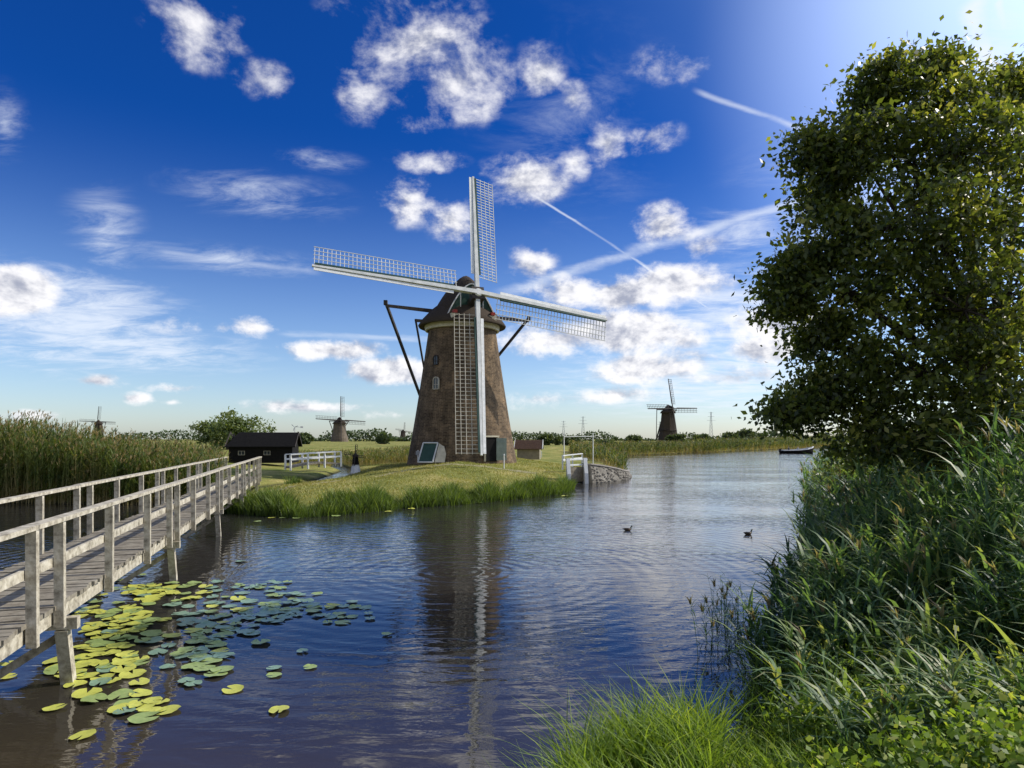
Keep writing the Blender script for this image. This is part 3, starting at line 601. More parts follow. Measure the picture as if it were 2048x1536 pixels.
def duck(px,py,ang,label,sc=1):
    Y=CH*F/(py-HY); p=Vector(((px-CX)/F*Y,Y,0))
    root=empty('duck',tuple(p),label,'duck','ducks swimming on the canal')
    prof=[(-.30,.13,.005,.01),(-.24,.10,.035,.02),(-.16,.07,.075,.06),(-.05,.055,.105,.085),(.06,.055,.11,.085),(.14,.065,.085,.075),(.185,.10,.055,.055),(.205,.16,.034,.036),(.215,.205,.032,.036),(.232,.235,.042,.042),(.262,.25,.04,.036),(.285,.243,.022,.018),(.315,.236,.022,.009),(.345,.232,.012,.004)]
    rings=[]; T=[]
    ca,sa=math.cos(ang),math.sin(ang); n=12
    for i,(x,z,w,h) in enumerate(prof):
        up=1 if not 6<=i<=8 else .3
        for k in range(n):
            t=2*math.pi*k/n; lx=x+(0 if up==1 else -.035*math.sin(t)*1.0*(h/.036)); lz=z+h*math.sin(t)*up; ly=w*math.cos(t)
            rings.append(((lx*ca-ly*sa)*sc,(lx*sa+ly*ca)*sc,lz*sc)); T.append([.1,.15,.35,.35,.35,.5,.55,.95,.75,.75,.75,.75,1,1][i])
    Q=[(a*n+k,a*n+(k+1)%n,(a+1)*n+(k+1)%n,(a+1)*n+k) for a in range(len(prof)-1) for k in range(n)]
    if 'duck' not in M:
        m,nt,b=newmat('duck_plumage'); a=nt.nodes.new('ShaderNodeAttribute'); a.attribute_name='tint'
        r=ramp(nt,[(0,(.01,.01,.01)),(.3,(.12,.085,.055)),(.5,(.07,.035,.02)),(.7,(.01,.04,.02)),(.9,(.015,.03,.02)),(1,(.35,.28,.04))]); nt.links.new(a.outputs['Fac'],r.inputs[0]); nt.links.new(r.outputs[0],b.inputs[0]); b.inputs['Roughness'].default_value=.6; M['duck']=m
    o=arr_mesh('body',np.array(rings),Q,np.array(T),M['duck'],smooth=True); o.parent=root
    s=MB((0,0,0)); 
    for sg in(-1,1):
        pts=[(.10,.075*sg,.12),(.0,.112*sg,.14),(-.14,.09*sg,.13),(-.26,.03*sg,.135),(-.14,.10*sg,.085),(.0,.118*sg,.085)]
        s.add([((x*ca-y*sa)*sc,(x*sa+y*ca)*sc,z*sc) for x,y,z in pts],[(0,1,5),(1,2,4,5),(2,3,4)])
    o=s.obj('wing',M['beam']); o.parent=root
duck(1255,1061,.15,'mallard duck swimming on the rippled water',.58); duck(1496,1069,.3,'mallard duck with a faint wake behind it',.58)
# ------------------------------------------------------------ vegetation
def az_dir(N):
    a=rng.uniform(0,2*np.pi,N); return np.stack([np.cos(a),np.sin(a),np.zeros(N)],1)
def sample(n,x0,x1,y0,y1,cond):
    out=[]; tot=0
    for _ in range(400):
        x=rng.uniform(x0,x1,4*n); y=rng.uniform(y0,y1,4*n); m=cond(x,y); out.append(np.stack([x[m],y[m]],1)); tot+=m.sum()
        if tot>=n: break
    return np.concatenate(out)[:n]
def reeds(rb,xy,hf,nleaf=7,lw=.022,ll=.5,sw=.012,tl=(.1,.6),ts=.85,plume=.4,segs=3,wind=(.08,0,0),tbase=.9,z=None,hv=(.75,1.1)):
    N=len(xy); g=np.maximum(terr(xy[:,0],xy[:,1]),-.3) if z is None else z
    base=np.stack([xy[:,0],xy[:,1],g],1); h=hf(xy)*rng.uniform(*hv,N); d=az_dir(N)
    A=np.stack([d[:,0]*.06*h,d[:,1]*.06*h,h],1); B=d*(.06*h)[:,None]+np.array(wind)*h[:,None]
    patch=.16*np.sin(xy[:,0]*1.9+1)*np.sin(xy[:,1]*1.3)
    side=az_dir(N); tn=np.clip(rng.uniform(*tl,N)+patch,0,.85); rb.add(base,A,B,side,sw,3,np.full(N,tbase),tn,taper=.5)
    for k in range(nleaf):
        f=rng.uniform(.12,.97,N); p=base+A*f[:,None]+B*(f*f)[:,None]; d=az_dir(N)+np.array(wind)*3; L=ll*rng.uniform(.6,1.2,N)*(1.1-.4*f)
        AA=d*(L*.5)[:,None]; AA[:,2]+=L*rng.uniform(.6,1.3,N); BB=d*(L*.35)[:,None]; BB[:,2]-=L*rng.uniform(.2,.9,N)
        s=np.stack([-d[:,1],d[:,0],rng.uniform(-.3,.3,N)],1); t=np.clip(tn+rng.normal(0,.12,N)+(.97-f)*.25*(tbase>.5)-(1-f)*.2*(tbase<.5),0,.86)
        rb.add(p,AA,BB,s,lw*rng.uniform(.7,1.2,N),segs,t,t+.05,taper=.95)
    if plume>0:
        m=rng.random(N)<plume; p=(base+A+B)[m]; K=m.sum()
        for k in range(6):
            d=az_dir(K)*.5+np.array(wind)*4; L=rng.uniform(.14,.28,K)*(ll/.5)**.5
            AA=d*(L*.3)[:,None]; AA[:,2]+=L; BB=d*(L*.3)[:,None]; BB[:,2]-=L*.35
            rb.add(p-np.array([0,0,.1]),AA,BB,az_dir(K),.03,2,rng.uniform(.93,1,K),taper=.8)
rb=RB()
def cL(x,y): d=dd1(x,y); return (x<-.44*y)&(d>-.3)&(d<14)
def hL(xy):
    r=-xy[:,0]/xy[:,1]; g=terr(xy[:,0],xy[:,1]); return (2.0+ss((r-.50)/.26)*1.3-g*.25)*(1+.09*np.sin(xy[:,0]*1.9)*np.sin(xy[:,1]*1.3)+.06*np.sin(xy[:,0]*4.7+1))
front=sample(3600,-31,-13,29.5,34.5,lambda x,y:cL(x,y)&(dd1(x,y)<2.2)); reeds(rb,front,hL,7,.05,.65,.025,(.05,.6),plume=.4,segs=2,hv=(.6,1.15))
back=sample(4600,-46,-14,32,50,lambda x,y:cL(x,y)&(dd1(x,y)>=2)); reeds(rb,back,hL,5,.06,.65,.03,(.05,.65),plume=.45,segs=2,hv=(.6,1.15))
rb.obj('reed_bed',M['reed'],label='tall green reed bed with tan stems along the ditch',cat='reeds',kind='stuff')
rb=RB()
mid=sample(2500,-24,-6,66,84,lambda x,y:(x<-.09*y)&(x>-.33*y)&(dd1(x,y)>.2)); reeds(rb,mid,lambda q:np.full(len(q),1.25),4,.08,.6,.04,(.3,.7),plume=.3,segs=2)
def far_cond(x,y): d=dd1(x,y); return (d>-.5)&(d<7)&(x>9.6)
fb=sample(3500,9.8,46,60,155,far_cond); reeds(rb,fb,lambda q:np.full(len(q),1.9),4,.14,.8,.07,(.05,.7),plume=.5,segs=2)
fb=sample(4500,40,160,144,300,far_cond); reeds(rb,fb,lambda q:2.1+(q[:,1]-144)*.012,4,.22,1.0,.12,(.0,.65),plume=.5,segs=2)
rb.obj('far_reeds',M['reed'],label='distant band of tan and green reeds lining the canal',cat='reeds',kind='stuff')
rb=RB()
xy=sample(6500,-13.2,3.8,25,41,lambda x,y:(dd1(x,y)>-.35)&(dd1(x,y)<.75+.35*np.sin(x*1.7)+.2*np.sin(x*4.1))); N=len(xy)
clump=.8+.35*np.sin(xy[:,0]*2.3+xy[:,1])*np.sin(xy[:,0]*.9)
for k in range(3):
    d=az_dir(N); h=rng.uniform(.35,1.05,N)*clump; base=np.stack([xy[:,0]+rng.normal(0,.05,N),xy[:,1]+rng.normal(0,.05,N),np.maximum(terr(xy[:,0],xy[:,1]),-.1)],1)
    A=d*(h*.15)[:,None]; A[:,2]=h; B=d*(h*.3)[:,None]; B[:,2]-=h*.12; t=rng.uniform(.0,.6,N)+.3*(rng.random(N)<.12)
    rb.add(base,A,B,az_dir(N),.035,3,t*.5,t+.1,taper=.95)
rb.obj('sedge_fringe',M['sedge'],label='bright green sedge fringe along the island shore',cat='sedge',kind='stuff')
rb=RB()
xy=sample(42000,-14,8,27,62,lambda x,y:(dd1(x,y)>.5)); N=len(xy); h=rng.uniform(.03,.12,N); d=az_dir(N)
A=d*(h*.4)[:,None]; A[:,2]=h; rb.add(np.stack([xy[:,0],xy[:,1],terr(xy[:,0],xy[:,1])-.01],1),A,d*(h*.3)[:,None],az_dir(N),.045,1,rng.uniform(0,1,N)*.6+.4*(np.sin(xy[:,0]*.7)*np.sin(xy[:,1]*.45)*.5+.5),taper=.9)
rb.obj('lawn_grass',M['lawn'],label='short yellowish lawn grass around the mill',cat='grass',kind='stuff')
def dc(x,y): return poly_sd(x,y,CAM)
def clumpy(x,y): return (np.sin(x*3.1+1.7*np.sin(y*1.3))+np.sin(y*2.7+x*.8))>-.6
rb=RB()
def hR(q): return np.minimum(.65+.12*(q[:,1]-8).clip(0)+.42*dc(q[:,0],q[:,1]).clip(0),2.1)+.15*np.sin(q[:,0]*2)
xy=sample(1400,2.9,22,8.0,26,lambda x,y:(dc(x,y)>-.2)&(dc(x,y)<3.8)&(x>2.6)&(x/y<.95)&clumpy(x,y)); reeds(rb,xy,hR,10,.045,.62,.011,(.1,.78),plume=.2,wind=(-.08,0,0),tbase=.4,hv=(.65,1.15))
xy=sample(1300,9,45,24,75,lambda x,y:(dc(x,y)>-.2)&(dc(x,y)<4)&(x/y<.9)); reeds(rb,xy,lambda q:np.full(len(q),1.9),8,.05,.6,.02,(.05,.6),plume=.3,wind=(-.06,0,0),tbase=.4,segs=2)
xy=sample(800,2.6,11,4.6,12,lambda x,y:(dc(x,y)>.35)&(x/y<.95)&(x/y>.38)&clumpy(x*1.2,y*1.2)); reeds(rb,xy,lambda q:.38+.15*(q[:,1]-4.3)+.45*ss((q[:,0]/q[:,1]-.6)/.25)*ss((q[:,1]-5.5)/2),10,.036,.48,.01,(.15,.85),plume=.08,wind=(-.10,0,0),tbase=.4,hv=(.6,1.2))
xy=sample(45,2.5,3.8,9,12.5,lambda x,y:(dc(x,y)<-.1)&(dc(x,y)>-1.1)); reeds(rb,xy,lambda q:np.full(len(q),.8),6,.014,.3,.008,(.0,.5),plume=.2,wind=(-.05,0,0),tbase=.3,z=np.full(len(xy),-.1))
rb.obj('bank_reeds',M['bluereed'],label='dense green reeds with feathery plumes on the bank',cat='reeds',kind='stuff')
rb=RB()
def grass(xy,h0,h1,w,t0,t1,ben=.45,segs=4):
    N=len(xy); d=az_dir(N)+np.array([-.25,-.1,0]); h=rng.uniform(h0,h1,N); base=np.stack([xy[:,0],xy[:,1],terr(xy[:,0],xy[:,1])-.03],1)
    A=d*(h*.22)[:,None]; A[:,2]=h; B=d*(h*ben)[:,None]*rng.uniform(.3,1.3,N)[:,None]; B[:,2]-=h*rng.uniform(.05,.45,N)
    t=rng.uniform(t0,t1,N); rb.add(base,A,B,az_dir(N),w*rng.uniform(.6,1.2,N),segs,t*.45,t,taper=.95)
xy=sample(3000,.1,2.4,3.9,7.4,lambda x,y:(dc(x,y)>-.12)&(dc(x,y)<1.3)&(x/y<.31)&(np.sin(x*5.1+y*2.3)+np.sin(y*4.7-x)>-.9)); grass(xy,.25,.82,.019,.3,.98)
xy=sample(8500,1.0,9,3.0,11,lambda x,y:(dc(x,y)>.3)&(x/y<.95)&(x/y>.25)); grass(xy,.12,.42,.016,.1,.85)
xy=sample(5000,1.5,6,3.0,6.6,lambda x,y:(dc(x,y)>.3)&(x/y<.95)&(x/y>.33)&clumpy(x*1.7,y*1.7)); grass(xy,.12,.34,.017,.35,1.0)
xy=sample(3000,2.0,9,6.2,19,lambda x,y:(dc(x,y)>-.25)&(dc(x,y)<.9)&(x/y<.95)); grass(xy,.3,.8,.018,.05,.65)
xy=sample(220,-4.6,-2.6,3.2,4.2,lambda x,y:(dc(x,y)>-1.5)); grass(xy,.3,.7,.012,.3,.9)
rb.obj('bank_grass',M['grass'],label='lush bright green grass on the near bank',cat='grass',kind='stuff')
rb=RB()
xy=sample(900,1.8,9,3.0,10,lambda x,y:(dc(x,y)>.6)&(x/y<.92)&(x/y>.4)&(np.sin(x*2.2)+np.sin(y*2.9+x)>-.3)); N=len(xy); zz=terr(xy[:,0],xy[:,1])
c=np.repeat(np.stack([xy[:,0],xy[:,1],zz+.1],1),24,0); n2=len(c); off=rng.normal(size=(n2,3))*np.array([.14,.14,.11]); off[:,2]=abs(off[:,2])+.08
rb.leaves(c+off,rng.uniform(.035,.075,n2),np.clip(np.repeat(rng.uniform(.2,.9,N),24)+rng.normal(0,.12,n2),0,1),.75,1.5)
rb.obj('weeds',M['grass'],label='low broad-leaved weeds and clover among the bank grass',cat='weeds',kind='stuff')
# trees
def blobtree(name,base,lobes,leafsize,ncl,nl,spread,leafm,label,cat,trunk=.25,group=None,fork=None,tw=True,kinds=(.1,.9)):
    base=np.array(base,float); root=empty(name,tuple(base),label,cat,group)
    s=MB(tuple(base)); fork=np.array(fork if fork is not None else base+np.array([0,0,1.2]))
    s.cyl(base-np.array([0,0,.3]),fork,trunk*1.25,trunk,10)
    rb=RB()
    for (c,r) in lobes:
        c=np.array(c);r=np.array(r); mid=(fork*.55+c*.45)+np.array([0,0,.12*np.linalg.norm(c-fork)])*(-1 if c[2]<fork[2]+1 else .3)+rng.normal(0,.1,3)*trunk*3
        rr=trunk*.42; s.cyl(fork,mid,rr,rr*.6,7); s.cyl(mid,c,rr*.6,rr*.25,6)
        v=rng.normal(size=(ncl,3)); v/=np.linalg.norm(v,axis=1)[:,None]; rad=rng.uniform(.25,1.25,ncl)**.6; cc=c+v*rad[:,None]*r
        if tw:
            for q in cc[::2]:
                m2=(c+q)/2+rng.normal(0,.08,3)*r; s.cyl(c,m2,rr*.22,rr*.14,4,caps=False); s.cyl(m2,q,rr*.14,rr*.06,4,caps=False)
        k=rng.integers(int(nl*.4),int(nl*1.6),ncl); C2=np.repeat(cc,k,0); n=len(C2)
        P=C2+rng.normal(size=(n,3))*spread*np.repeat(rng.uniform(.6,1.5,ncl),k)[:,None]*np.array([1.15,1,.6])
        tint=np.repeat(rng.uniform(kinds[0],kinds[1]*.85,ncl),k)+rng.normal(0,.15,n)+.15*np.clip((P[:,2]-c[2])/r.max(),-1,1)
        rb.leaves(P,leafsize*rng.uniform(.6,1.25,n),tint)
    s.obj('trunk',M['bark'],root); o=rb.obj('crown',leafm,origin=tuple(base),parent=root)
YT=13.5; k=YT/F
L0=[(1768,160,34,0),(1750,225,42,.3),(1868,140,34,.4),(1880,210,58,0),(1712,295,62,-.5),(1632,300,32,0),(1815,320,90,0),(1915,310,80,-.6),(1990,300,95,.8),(2048,170,50,.3),(1650,375,48,.3),(1665,465,68,0),(1780,450,92,-.8),(1890,470,90,-.4),(1990,450,110,.3),(1562,590,46,.2),(1612,530,38,-.3),(1690,590,84,-.4),(1820,600,100,.8),(1930,620,90,-1.1),(2020,590,110,-.7),(1582,822,36,-.2),(1640,785,42,.2),(1720,745,70,.3),(1840,750,98,-.5),(2100,380,125,.2),(2110,680,130,-.4),(1650,680,46,.5),(1960,760,98,-1.3),(1745,860,62,-.3),(1870,880,74,-1.2),(2020,860,90,-1.5)]
lobes=[(at(px,py,YT+dy),np.array([r*k,r*k*1.5,r*k])) for px,py,r,dy in L0]
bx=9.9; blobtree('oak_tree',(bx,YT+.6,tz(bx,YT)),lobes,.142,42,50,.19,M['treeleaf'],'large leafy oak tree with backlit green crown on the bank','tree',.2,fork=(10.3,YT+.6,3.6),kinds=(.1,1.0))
lb=[(at(px,py,Y),np.array([r*Y/F,r*Y/F*1.4,r*Y/F])) for px,py,r,Y in((1720,900,50,17),(1850,920,70,15),(1690,960,38,18),(2030,930,80,14))]
blobtree('alder_bush',(10.0,15.5,1.2),lb,.1,36,45,.2,M['treeleaf'],'leafy green bush growing among the bank reeds','bush',.08,tw=False,kinds=(.1,.8))
def bush(px,Y,w,h,leafm,name,label,cat='bush',group=None,dens=1.0):
    x=(px-CX)/F*Y; z=tz(x,Y); n=max(3,int(w/ max(h*.55,1))); lb=[]
    for i in range(n+2):
        fx=rng.uniform(-.5,.5)*w*.8; rr=h*rng.uniform(.28,.42); lb.append(((x+fx,Y+rng.uniform(-.3,.3)*w*.4,z+h*rng.uniform(.45,.72)*(1-.35*abs(fx)/(w*.5))),np.array([rr*1.2,rr*1.2,rr])))
    blobtree(name,(x,Y,z),lb,Y*.0042,int(34*dens),26,h*.07,leafm,label,cat,h*.03,group,tw=False)
bush(455,92,8.5,5.2,M['willow'],'willow_bush','broad grey-green willow bush behind the reed bed'); bush(425,96,5,4.6,M['willow'],'willow_bush','broad grey-green willow bush behind the reed bed')
for px,Y,w,h in((1488,235,10,5.0),(1515,240,6,3.6),(1462,232,5,3.8),(1350,215,5,3.2),(1270,190,4,2.6),(1600,255,8,4.4),(1570,250,6,3.6),(1640,262,7,5),(1205,120,3.2,2.6),(1222,125,2.2,2.0),(1400,225,6,2.9),(620,190,6,3.4),(760,200,7,3.2),(1150,150,4,2.4),(1100,160,5,2.6)):
    bush(px,Y,w,h,M['farleaf'],'bush','rounded green bush on the far canal bank','bush','bushes along the far bank',.6)
rb=RB()
az=np.radians(np.arange(-52,52,.22)); n=len(az)
hh=4.2+2.8*np.sin(az*23)+2.3*np.sin(az*51+1)+1.5*np.sin(az*97+2); hh=np.clip(hh,1.8,9)
for a,h in zip(az,hh):
    Y=480+60*math.sin(a*9); x=Y*math.tan(a); m=44; P=np.stack([x+rng.normal(0,2.4,m),Y+rng.normal(0,3,m),1.0+h*rng.random(m)**.7*1.0],1)
    rb.leaves(P,rng.uniform(1.0,2.2,m),rng.uniform(.0,.6,m),.8)
rb.obj('distant_trees',M['farleaf'],label='low line of distant trees on the horizon',cat='trees',kind='stuff')
# ------------------------------------------------------------ lily pads
def padmesh(seed):
    r=np.random.default_rng(seed); n=22; vs=[(0,0,.004)]; 
    for i in range(n+1):
        a=.22+(2*math.pi-.44)*i/n; rr=1+.05*r.normal()*(.5); vs.append((rr*math.cos(a)*.55,rr*math.sin(a)*.55,.004+.01*math.sin(a*3+seed)))
    for i in range(n+1):
        x,y,_=vs[1+i]; a=math.atan2(y,x); vs.append((x/.55,y/.55,.012+.10*max(0,math.sin(a*2+seed))**3+.03*r.random()))
    fs=[(0,1+i,2+i) for i in range(n)]+[(1+i,n+2+i,n+3+i,2+i) for i in range(n)]
    me=bpy.data.meshes.new('lily_pad'); me.from_pydata(vs,[],fs); me.polygons.foreach_set('use_smooth',[True]*len(fs)); return me
PADM=[nmat('pad_yellow_green',(.34,.38,.06),(.49,.49,.09),2.5,.45,spec=.45,c3=(.24,.33,.07)),nmat('pad_green',(.19,.27,.08),(.32,.39,.13),2.5,.4,spec=.5),nmat('pad_blue_green',(.14,.24,.16),(.24,.34,.22),2.5,.35,spec=.5)]  # the yellow-green version has a sunlit tone put into its colour
LBL=['yellowing lily pad floating beside the bridge','green lily pad floating on the dark water','blue-green lily pad floating flat on the water']
meshes=[[padmesh(s*3+k) for s in range(4)] for k in range(3)]
for k in range(3):
    for me in meshes[k]: me.materials.append(PADM[k])
B=[(315,1178,52,13,34,.9,1.05),(262,1222,46,24,28,.95,1.05),(240,1275,46,32,34,1.05,1.05),(185,1355,50,38,26,1.1,1.05),(290,1400,40,24,8,1.0,1.0),(430,1250,58,36,48,.3,1.0),(565,1215,62,28,46,.05,.92),(510,1175,60,12,14,0,.9),(680,1228,46,18,14,0,.8),(395,1320,46,28,18,.2,1.0),(150,1225,30,14,6,.8,1)]
pts=[]; 
def addpad(px,py,r,k,ov=.58):
    Y=CH*F/(py-HY); x=(px-CX)/F*Y
    for q in pts:
        if (q[0]-x)**2+(q[1]-Y)**2<(ov*(q[2]+r))**2: return False
    pts.append((x,Y,r)); o=bpy.data.objects.new('lily_pad',meshes[k][rng.integers(0,4)]); o.location=(x,Y,.012+.012*rng.random()); o.rotation_euler=(rng.normal(0,.035),rng.normal(0,.035),rng.uniform(0,6.28)); o.scale=(r,r*rng.uniform(.85,1),r)
    COL.objects.link(o); tag(o,LBL[k],'lily pad','lily pads floating on the canal'); return True
for px,py,r,k in((558,1422,.115,0),(466,1381,.12,0),(165,1473,.12,0),(620,1336,.085,1),(774,1270,.08,1),(605,1304,.085,2),(548,1338,.095,2),(110,1418,.11,0),(300,1425,.12,0),(20,1330,.11,0),(15,1355,.10,0),(240,1420,.12,0),(548,1352,.095,1)): addpad(px,py,r*1.05,k)
for px,py,sx,sy,n,yl,rs in B:
    c=0
    for _ in range(n*14):
        if c>=n: break
        x=px+rng.normal()*sx*.8; y=py+rng.normal()*sy*.8
        if y>1480: continue
        u=rng.random(); kk=(0 if u<.55*yl else 1 if u<.35+.55*yl else 2)
        if addpad(x,y,rng.uniform(.10,.17)*rs,kk,.42 if yl>.5 else .46): c+=1
c=0
for _ in range(900):
    if c>=10: break
    x=rng.uniform(500,1130); t=(x-500)/630; y=1040-55*t+rng.uniform(-12,8)
    Y=CH*F/(y-HY)
    if dd1(np.array([(x-CX)/F*Y]),np.array([Y]))[0]<-.25:
        if addpad(x,y,rng.uniform(.12,.2),0 if rng.random()<.6 else 1): c+=1
# ------------------------------------------------------------ sky
def build_world():
    w=bpy.data.worlds.new('World'); scene.world=w; w.use_nodes=True; nt=w.node_tree; L=nt.links; bg=nt.nodes['Background']
    try: w.cycles.sampling_method='NONE'
    except Exception: pass
    def link(sock,z):
        if isinstance(z,(int,float)): sock.default_value=z
        elif isinstance(z,(tuple,list,Vector)): sock.default_value=tuple(z) if len(z)==len(sock.default_value) else tuple(z)+(1,)
        else: L.new(z,sock)
    def mt(op,a,b=0.0,c=None,clamp=False):
        q=nt.nodes.new('ShaderNodeMath'); q.operation=op; q.use_clamp=clamp; link(q.inputs[0],a); link(q.inputs[1],b)
        if c is not None: link(q.inputs[2],c)
        return q.outputs[0]
    def vm(op,a,b=(0,0,0),out=0):
        q=nt.nodes.new('ShaderNodeVectorMath'); q.operation=op; link(q.inputs[0],a); link(q.inputs[1],b); return q.outputs[out]
    def mapr(v,a,b,c=0,d=1,smooth=True):
        q=nt.nodes.new('ShaderNodeMapRange'); q.interpolation_type='SMOOTHSTEP' if smooth else 'LINEAR'
        for i,z in enumerate((v,a,b,c,d)): link(q.inputs[i],z)
        return q.outputs[0]
    def mix(f,a,b,mode='MIX'):
        q=nt.nodes.new('ShaderNodeMixRGB'); q.blend_type=mode; link(q.inputs[0],f); link(q.inputs[1],a); link(q.inputs[2],b); return q.outputs[0]
    def noise(v,sc,det=8,ro=.6,dist=0):
        q=nt.nodes.new('ShaderNodeTexNoise'); link(q.inputs['Vector'],v); q.inputs['Scale'].default_value=sc; q.inputs['Detail'].default_value=det; q.inputs['Roughness'].default_value=ro; q.inputs['Distortion'].default_value=dist; return q.outputs[0]
    sky=nt.nodes.new('ShaderNodeTexSky'); sky.sky_type='NISHITA'; sky.sun_disc=False; sky.sun_elevation=SUN_EL; sky.sun_rotation=SUN_AZ
    sky.air_density=1.0; sky.dust_density=.5; sky.ozone_density=3.0
    tc=nt.nodes.new('ShaderNodeTexCoord'); D=vm('NORMALIZE',tc.outputs['Generated'])
    sp=nt.nodes.new('ShaderNodeSeparateXYZ'); L.new(D,sp.inputs[0]); z=sp.outputs[2]
    el=mapr(z,.03,.42); sd=vm('DOT_PRODUCT',D,tuple(SD),1)
    away=mapr(sd,.5,.95,1,0)
    deep=mix(mt('MULTIPLY',el,mt('ADD',mt('MULTIPLY',away,.75),.25)),(.92,1.0,1.18),(.035,.28,.78))
    base=mix(1.0,sky.outputs[0],deep,'MULTIPLY')
    def dirp(px,py): return Vector(((px-CX)/F,1,-(py-HY)/F)).normalized()
    BL=[(820,90,140,85,.85),(905,165,115,60,.82),(735,185,60,50,.5),(850,245,70,30,.45),(395,45,85,70,.70),(530,160,60,30,.6),(1080,150,45,55,.55),(1145,200,42,28,.8),(1215,285,40,45,.85),(1150,325,35,32,.7),(1050,360,85,42,.75),(860,325,70,22,.6),(815,400,60,46,.55),(905,440,50,45,.5),(1300,275,60,26,.6),(1345,130,85,32,.5),(1330,455,75,42,.8),(1400,500,55,26,.55),(1060,530,55,36,.5),
        (1200,585,150,38,1.2),(1350,570,115,44,1.2),(1240,665,165,46,1.2),(1120,680,120,38,1.1),(1300,735,130,36,.95),(1530,645,110,38,1.2),(1560,690,95,36,1.15),(660,700,110,24,1.1),(790,742,120,28,1.15),(510,655,60,22,.8),(40,585,85,50,1.15),(350,640,60,28,.6),(445,655,26,16,.6),(190,762,60,16,.95),(280,797,40,14,.9),(345,777,60,14,.85),(345,805,30,10,.8),(600,815,140,16,.75),(800,830,100,14,.7),(1080,800,90,20,.7),(1450,760,140,30,.7),(1240,790,100,18,.7),(60,830,60,12,.6)]
    msk=None
    for px,py,rx,ry,s in BL:
        c=dirp(px,py); k=math.hypot(1,(px-CX)/F); rx2=rx*1.3/F/k/ (1+((px-CX)/F)**2)**.3; ry2=ry*1.35/F/k
        v=vm('MULTIPLY',vm('SUBTRACT',D,tuple(c)),(1/rx2,1/rx2,1/ry2)); l=vm('LENGTH',v,(0,0,0),1)
        m=mt('MULTIPLY',mt('SUBTRACT',1.0,l,clamp=True),s); msk=m if msk is None else mt('MAXIMUM',msk,m)
    msk=mt('MAXIMUM',msk,mapr(sp.outputs[1],.15,-.5,0,.55))  # unseen cloud cover behind the camera, added to lift the fill light
    Ds=vm('MULTIPLY',D,(1,1,1.5))
    n1=noise(Ds,11,10,.62,.12); n2=noise(vm('ADD',Ds,tuple(SD*.02)),11,5,.58,.12)
    val=mt('ADD',mt('SUBTRACT',msk,.36),mt('MULTIPLY',mt('SUBTRACT',n1,.5),2.6))
    soft=mapr(z,.2,.5)
    dens=mt('MULTIPLY',mapr(val,-.20,mt('ADD',.40,mt('MULTIPLY',soft,.30))),mapr(msk,0,.25))
    cz=mt('ADD',z,.12); pl=nt.nodes.new('ShaderNodeCombineXYZ'); L.new(mt('DIVIDE',sp.outputs[0],cz),pl.inputs[0]); L.new(mt('DIVIDE',sp.outputs[1],cz),pl.inputs[1])
    mp=nt.nodes.new('ShaderNodeMapping'); mp.inputs['Rotation'].default_value=(0,0,.6); mp.inputs['Scale'].default_value=(1.6,2.5,1); L.new(pl.outputs[0],mp.inputs[0])
    c1=noise(mp.outputs[0],1.9,9,.68,.5)
    cm=None
    for px,py,rx,ry,s in((130,640,230,110,1.0),(520,390,170,45,.6),(210,470,70,120,.5),(450,520,240,30,.55),(1500,640,260,130,.8),(1650,420,200,160,.55),(1480,470,120,60,.7),(640,320,80,20,.65),(10,250,40,90,.6),(1990,110,60,110,.9),(1400,760,330,80,.85),(300,700,260,50,.7),(1150,250,200,180,.3)):
        c=dirp(px,py); k=math.hypot(1,(px-CX)/F)
        v=vm('MULTIPLY',vm('SUBTRACT',D,tuple(c)),(k*F/rx/1.3,k*F/rx/1.3,k*F/ry/1.3)); m=mt('MULTIPLY',mt('SUBTRACT',1.0,vm('LENGTH',v,(0,0,0),1),clamp=True),s); cm=m if cm is None else mt('MAXIMUM',cm,m)
    cir=mt('MULTIPLY',mapr(mt('ADD',c1,mt('MULTIPLY',cm,.32)),.48,.9),mt('MULTIPLY',mapr(cm,0,.55),.78))
    def trail(a,b,wd,s):
        p,q=dirp(*a),dirp(*b); n=p.cross(q).normalized(); mid=(p+q).normalized(); half=p.angle(q)/2
        d=mt('ABSOLUTE',mt('ADD',vm('DOT_PRODUCT',D,tuple(n),1),mt('MULTIPLY',mt('SUBTRACT',c1,.5),wd*2.2)))
        along=mapr(vm('DOT_PRODUCT',D,tuple(mid),1),math.cos(half*1.08),math.cos(half*.8))
        return mt('MULTIPLY',mt('MULTIPLY',mapr(d,0,wd,1,0),along),s)
    tr=None
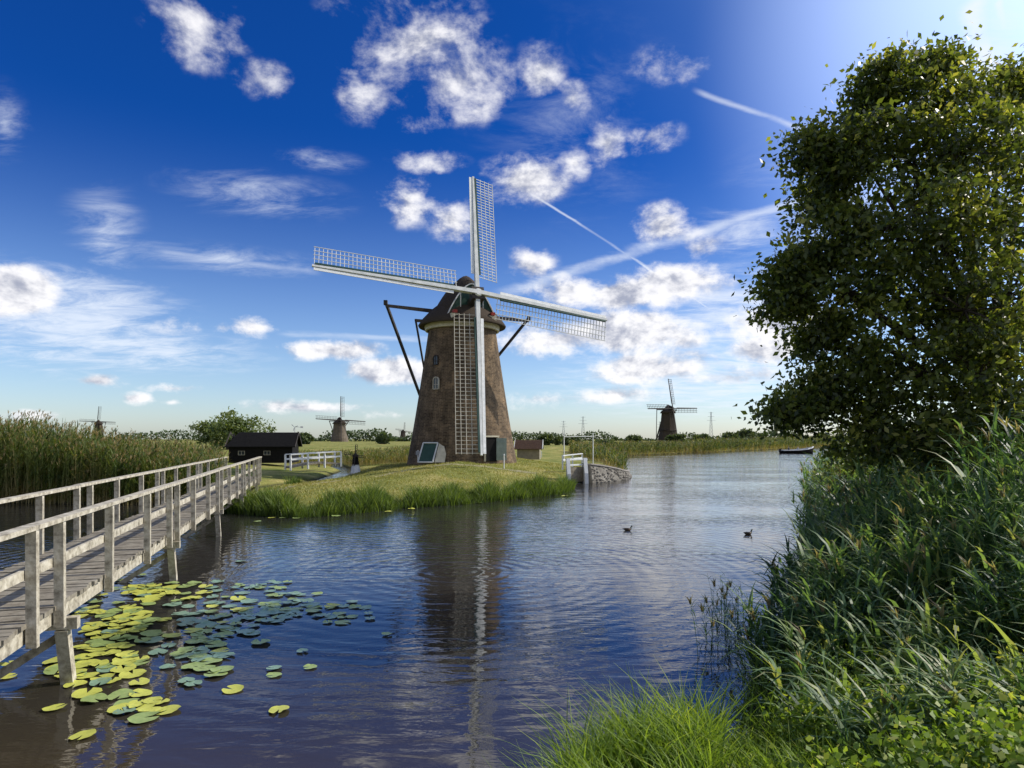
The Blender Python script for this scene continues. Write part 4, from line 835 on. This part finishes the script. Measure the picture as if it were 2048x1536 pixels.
    for a,b,wd,s in(((1060,385),(1300,538),.0026,.6),((1270,520),(1465,648),.0024,.85),((1000,590),(1640,385),.013,.6),((1390,180),(1630,268),.005,.45),((1300,635),(1455,655),.005,.6),((1940,0),(2005,190),.016,1.0),((1995,0),(2010,60),.006,.7),((1420,790),(1680,690),.005,.5),((1340,700),(1640,740),.004,.4),((560,668),(900,680),.006,.4),((300,500),(640,545),.007,.35)):
        t=trail(a,b,wd,s); tr=t if tr is None else mt('MAXIMUM',tr,t)
    tr=mt('MULTIPLY',tr,mapr(n1,.3,.6,.4,1))
    shade=mapr(mt('ADD',mt('MULTIPLY',mt('SUBTRACT',n1,n2),4.5),mt('MULTIPLY',val,-.30)),-.75,.22)
    cc=mix(shade,(3.0,3.2,4.0),(7.9,7.8,7.9))
    gl=vm('DOT_PRODUCT',D,tuple(dirp(2080,60)),1)
    glow=mt('ADD',mt('POWER',mapr(sd,.62,1.05),1.3),mt('MULTIPLY',mapr(gl,.93,1.0),.28))
    base=mix(1.0,base,mix(glow,(0,0,0),(6.5,7.5,9.5)),'ADD')
    veil=mt('MAXIMUM',cir,tr); col=mix(veil,base,(6.6,7.1,7.9)); col=mix(mt('MULTIPLY',dens,.95),col,cc)
    col=mix(mapr(z,-.02,0.0),(.8,.9,.7),col)
    L.new(col,bg.inputs[0]); bg.inputs[1].default_value=.135
build_world()
sl=bpy.data.lights.new('sun','SUN'); sl.energy=5.0; sl.angle=math.radians(.5); sl.color=(1,.93,.82)
so=bpy.data.objects.new('sun',sl); so.rotation_euler=SD.to_track_quat('Z','Y').to_euler(); so.location=(30,10,40); COL.objects.link(so)
cam=bpy.data.cameras.new('camera'); cam.sensor_width=36; cam.lens=36*F/2048; cam.shift_y=(HY-768)/2048; cam.clip_start=.1; cam.clip_end=12000
co=bpy.data.objects.new('camera',cam); co.location=(0,0,CH); co.rotation_euler=(math.pi/2,0,0); COL.objects.link(co); scene.camera=co
scene.view_settings.view_transform='Standard'; scene.view_settings.look='None'; scene.view_settings.exposure=0
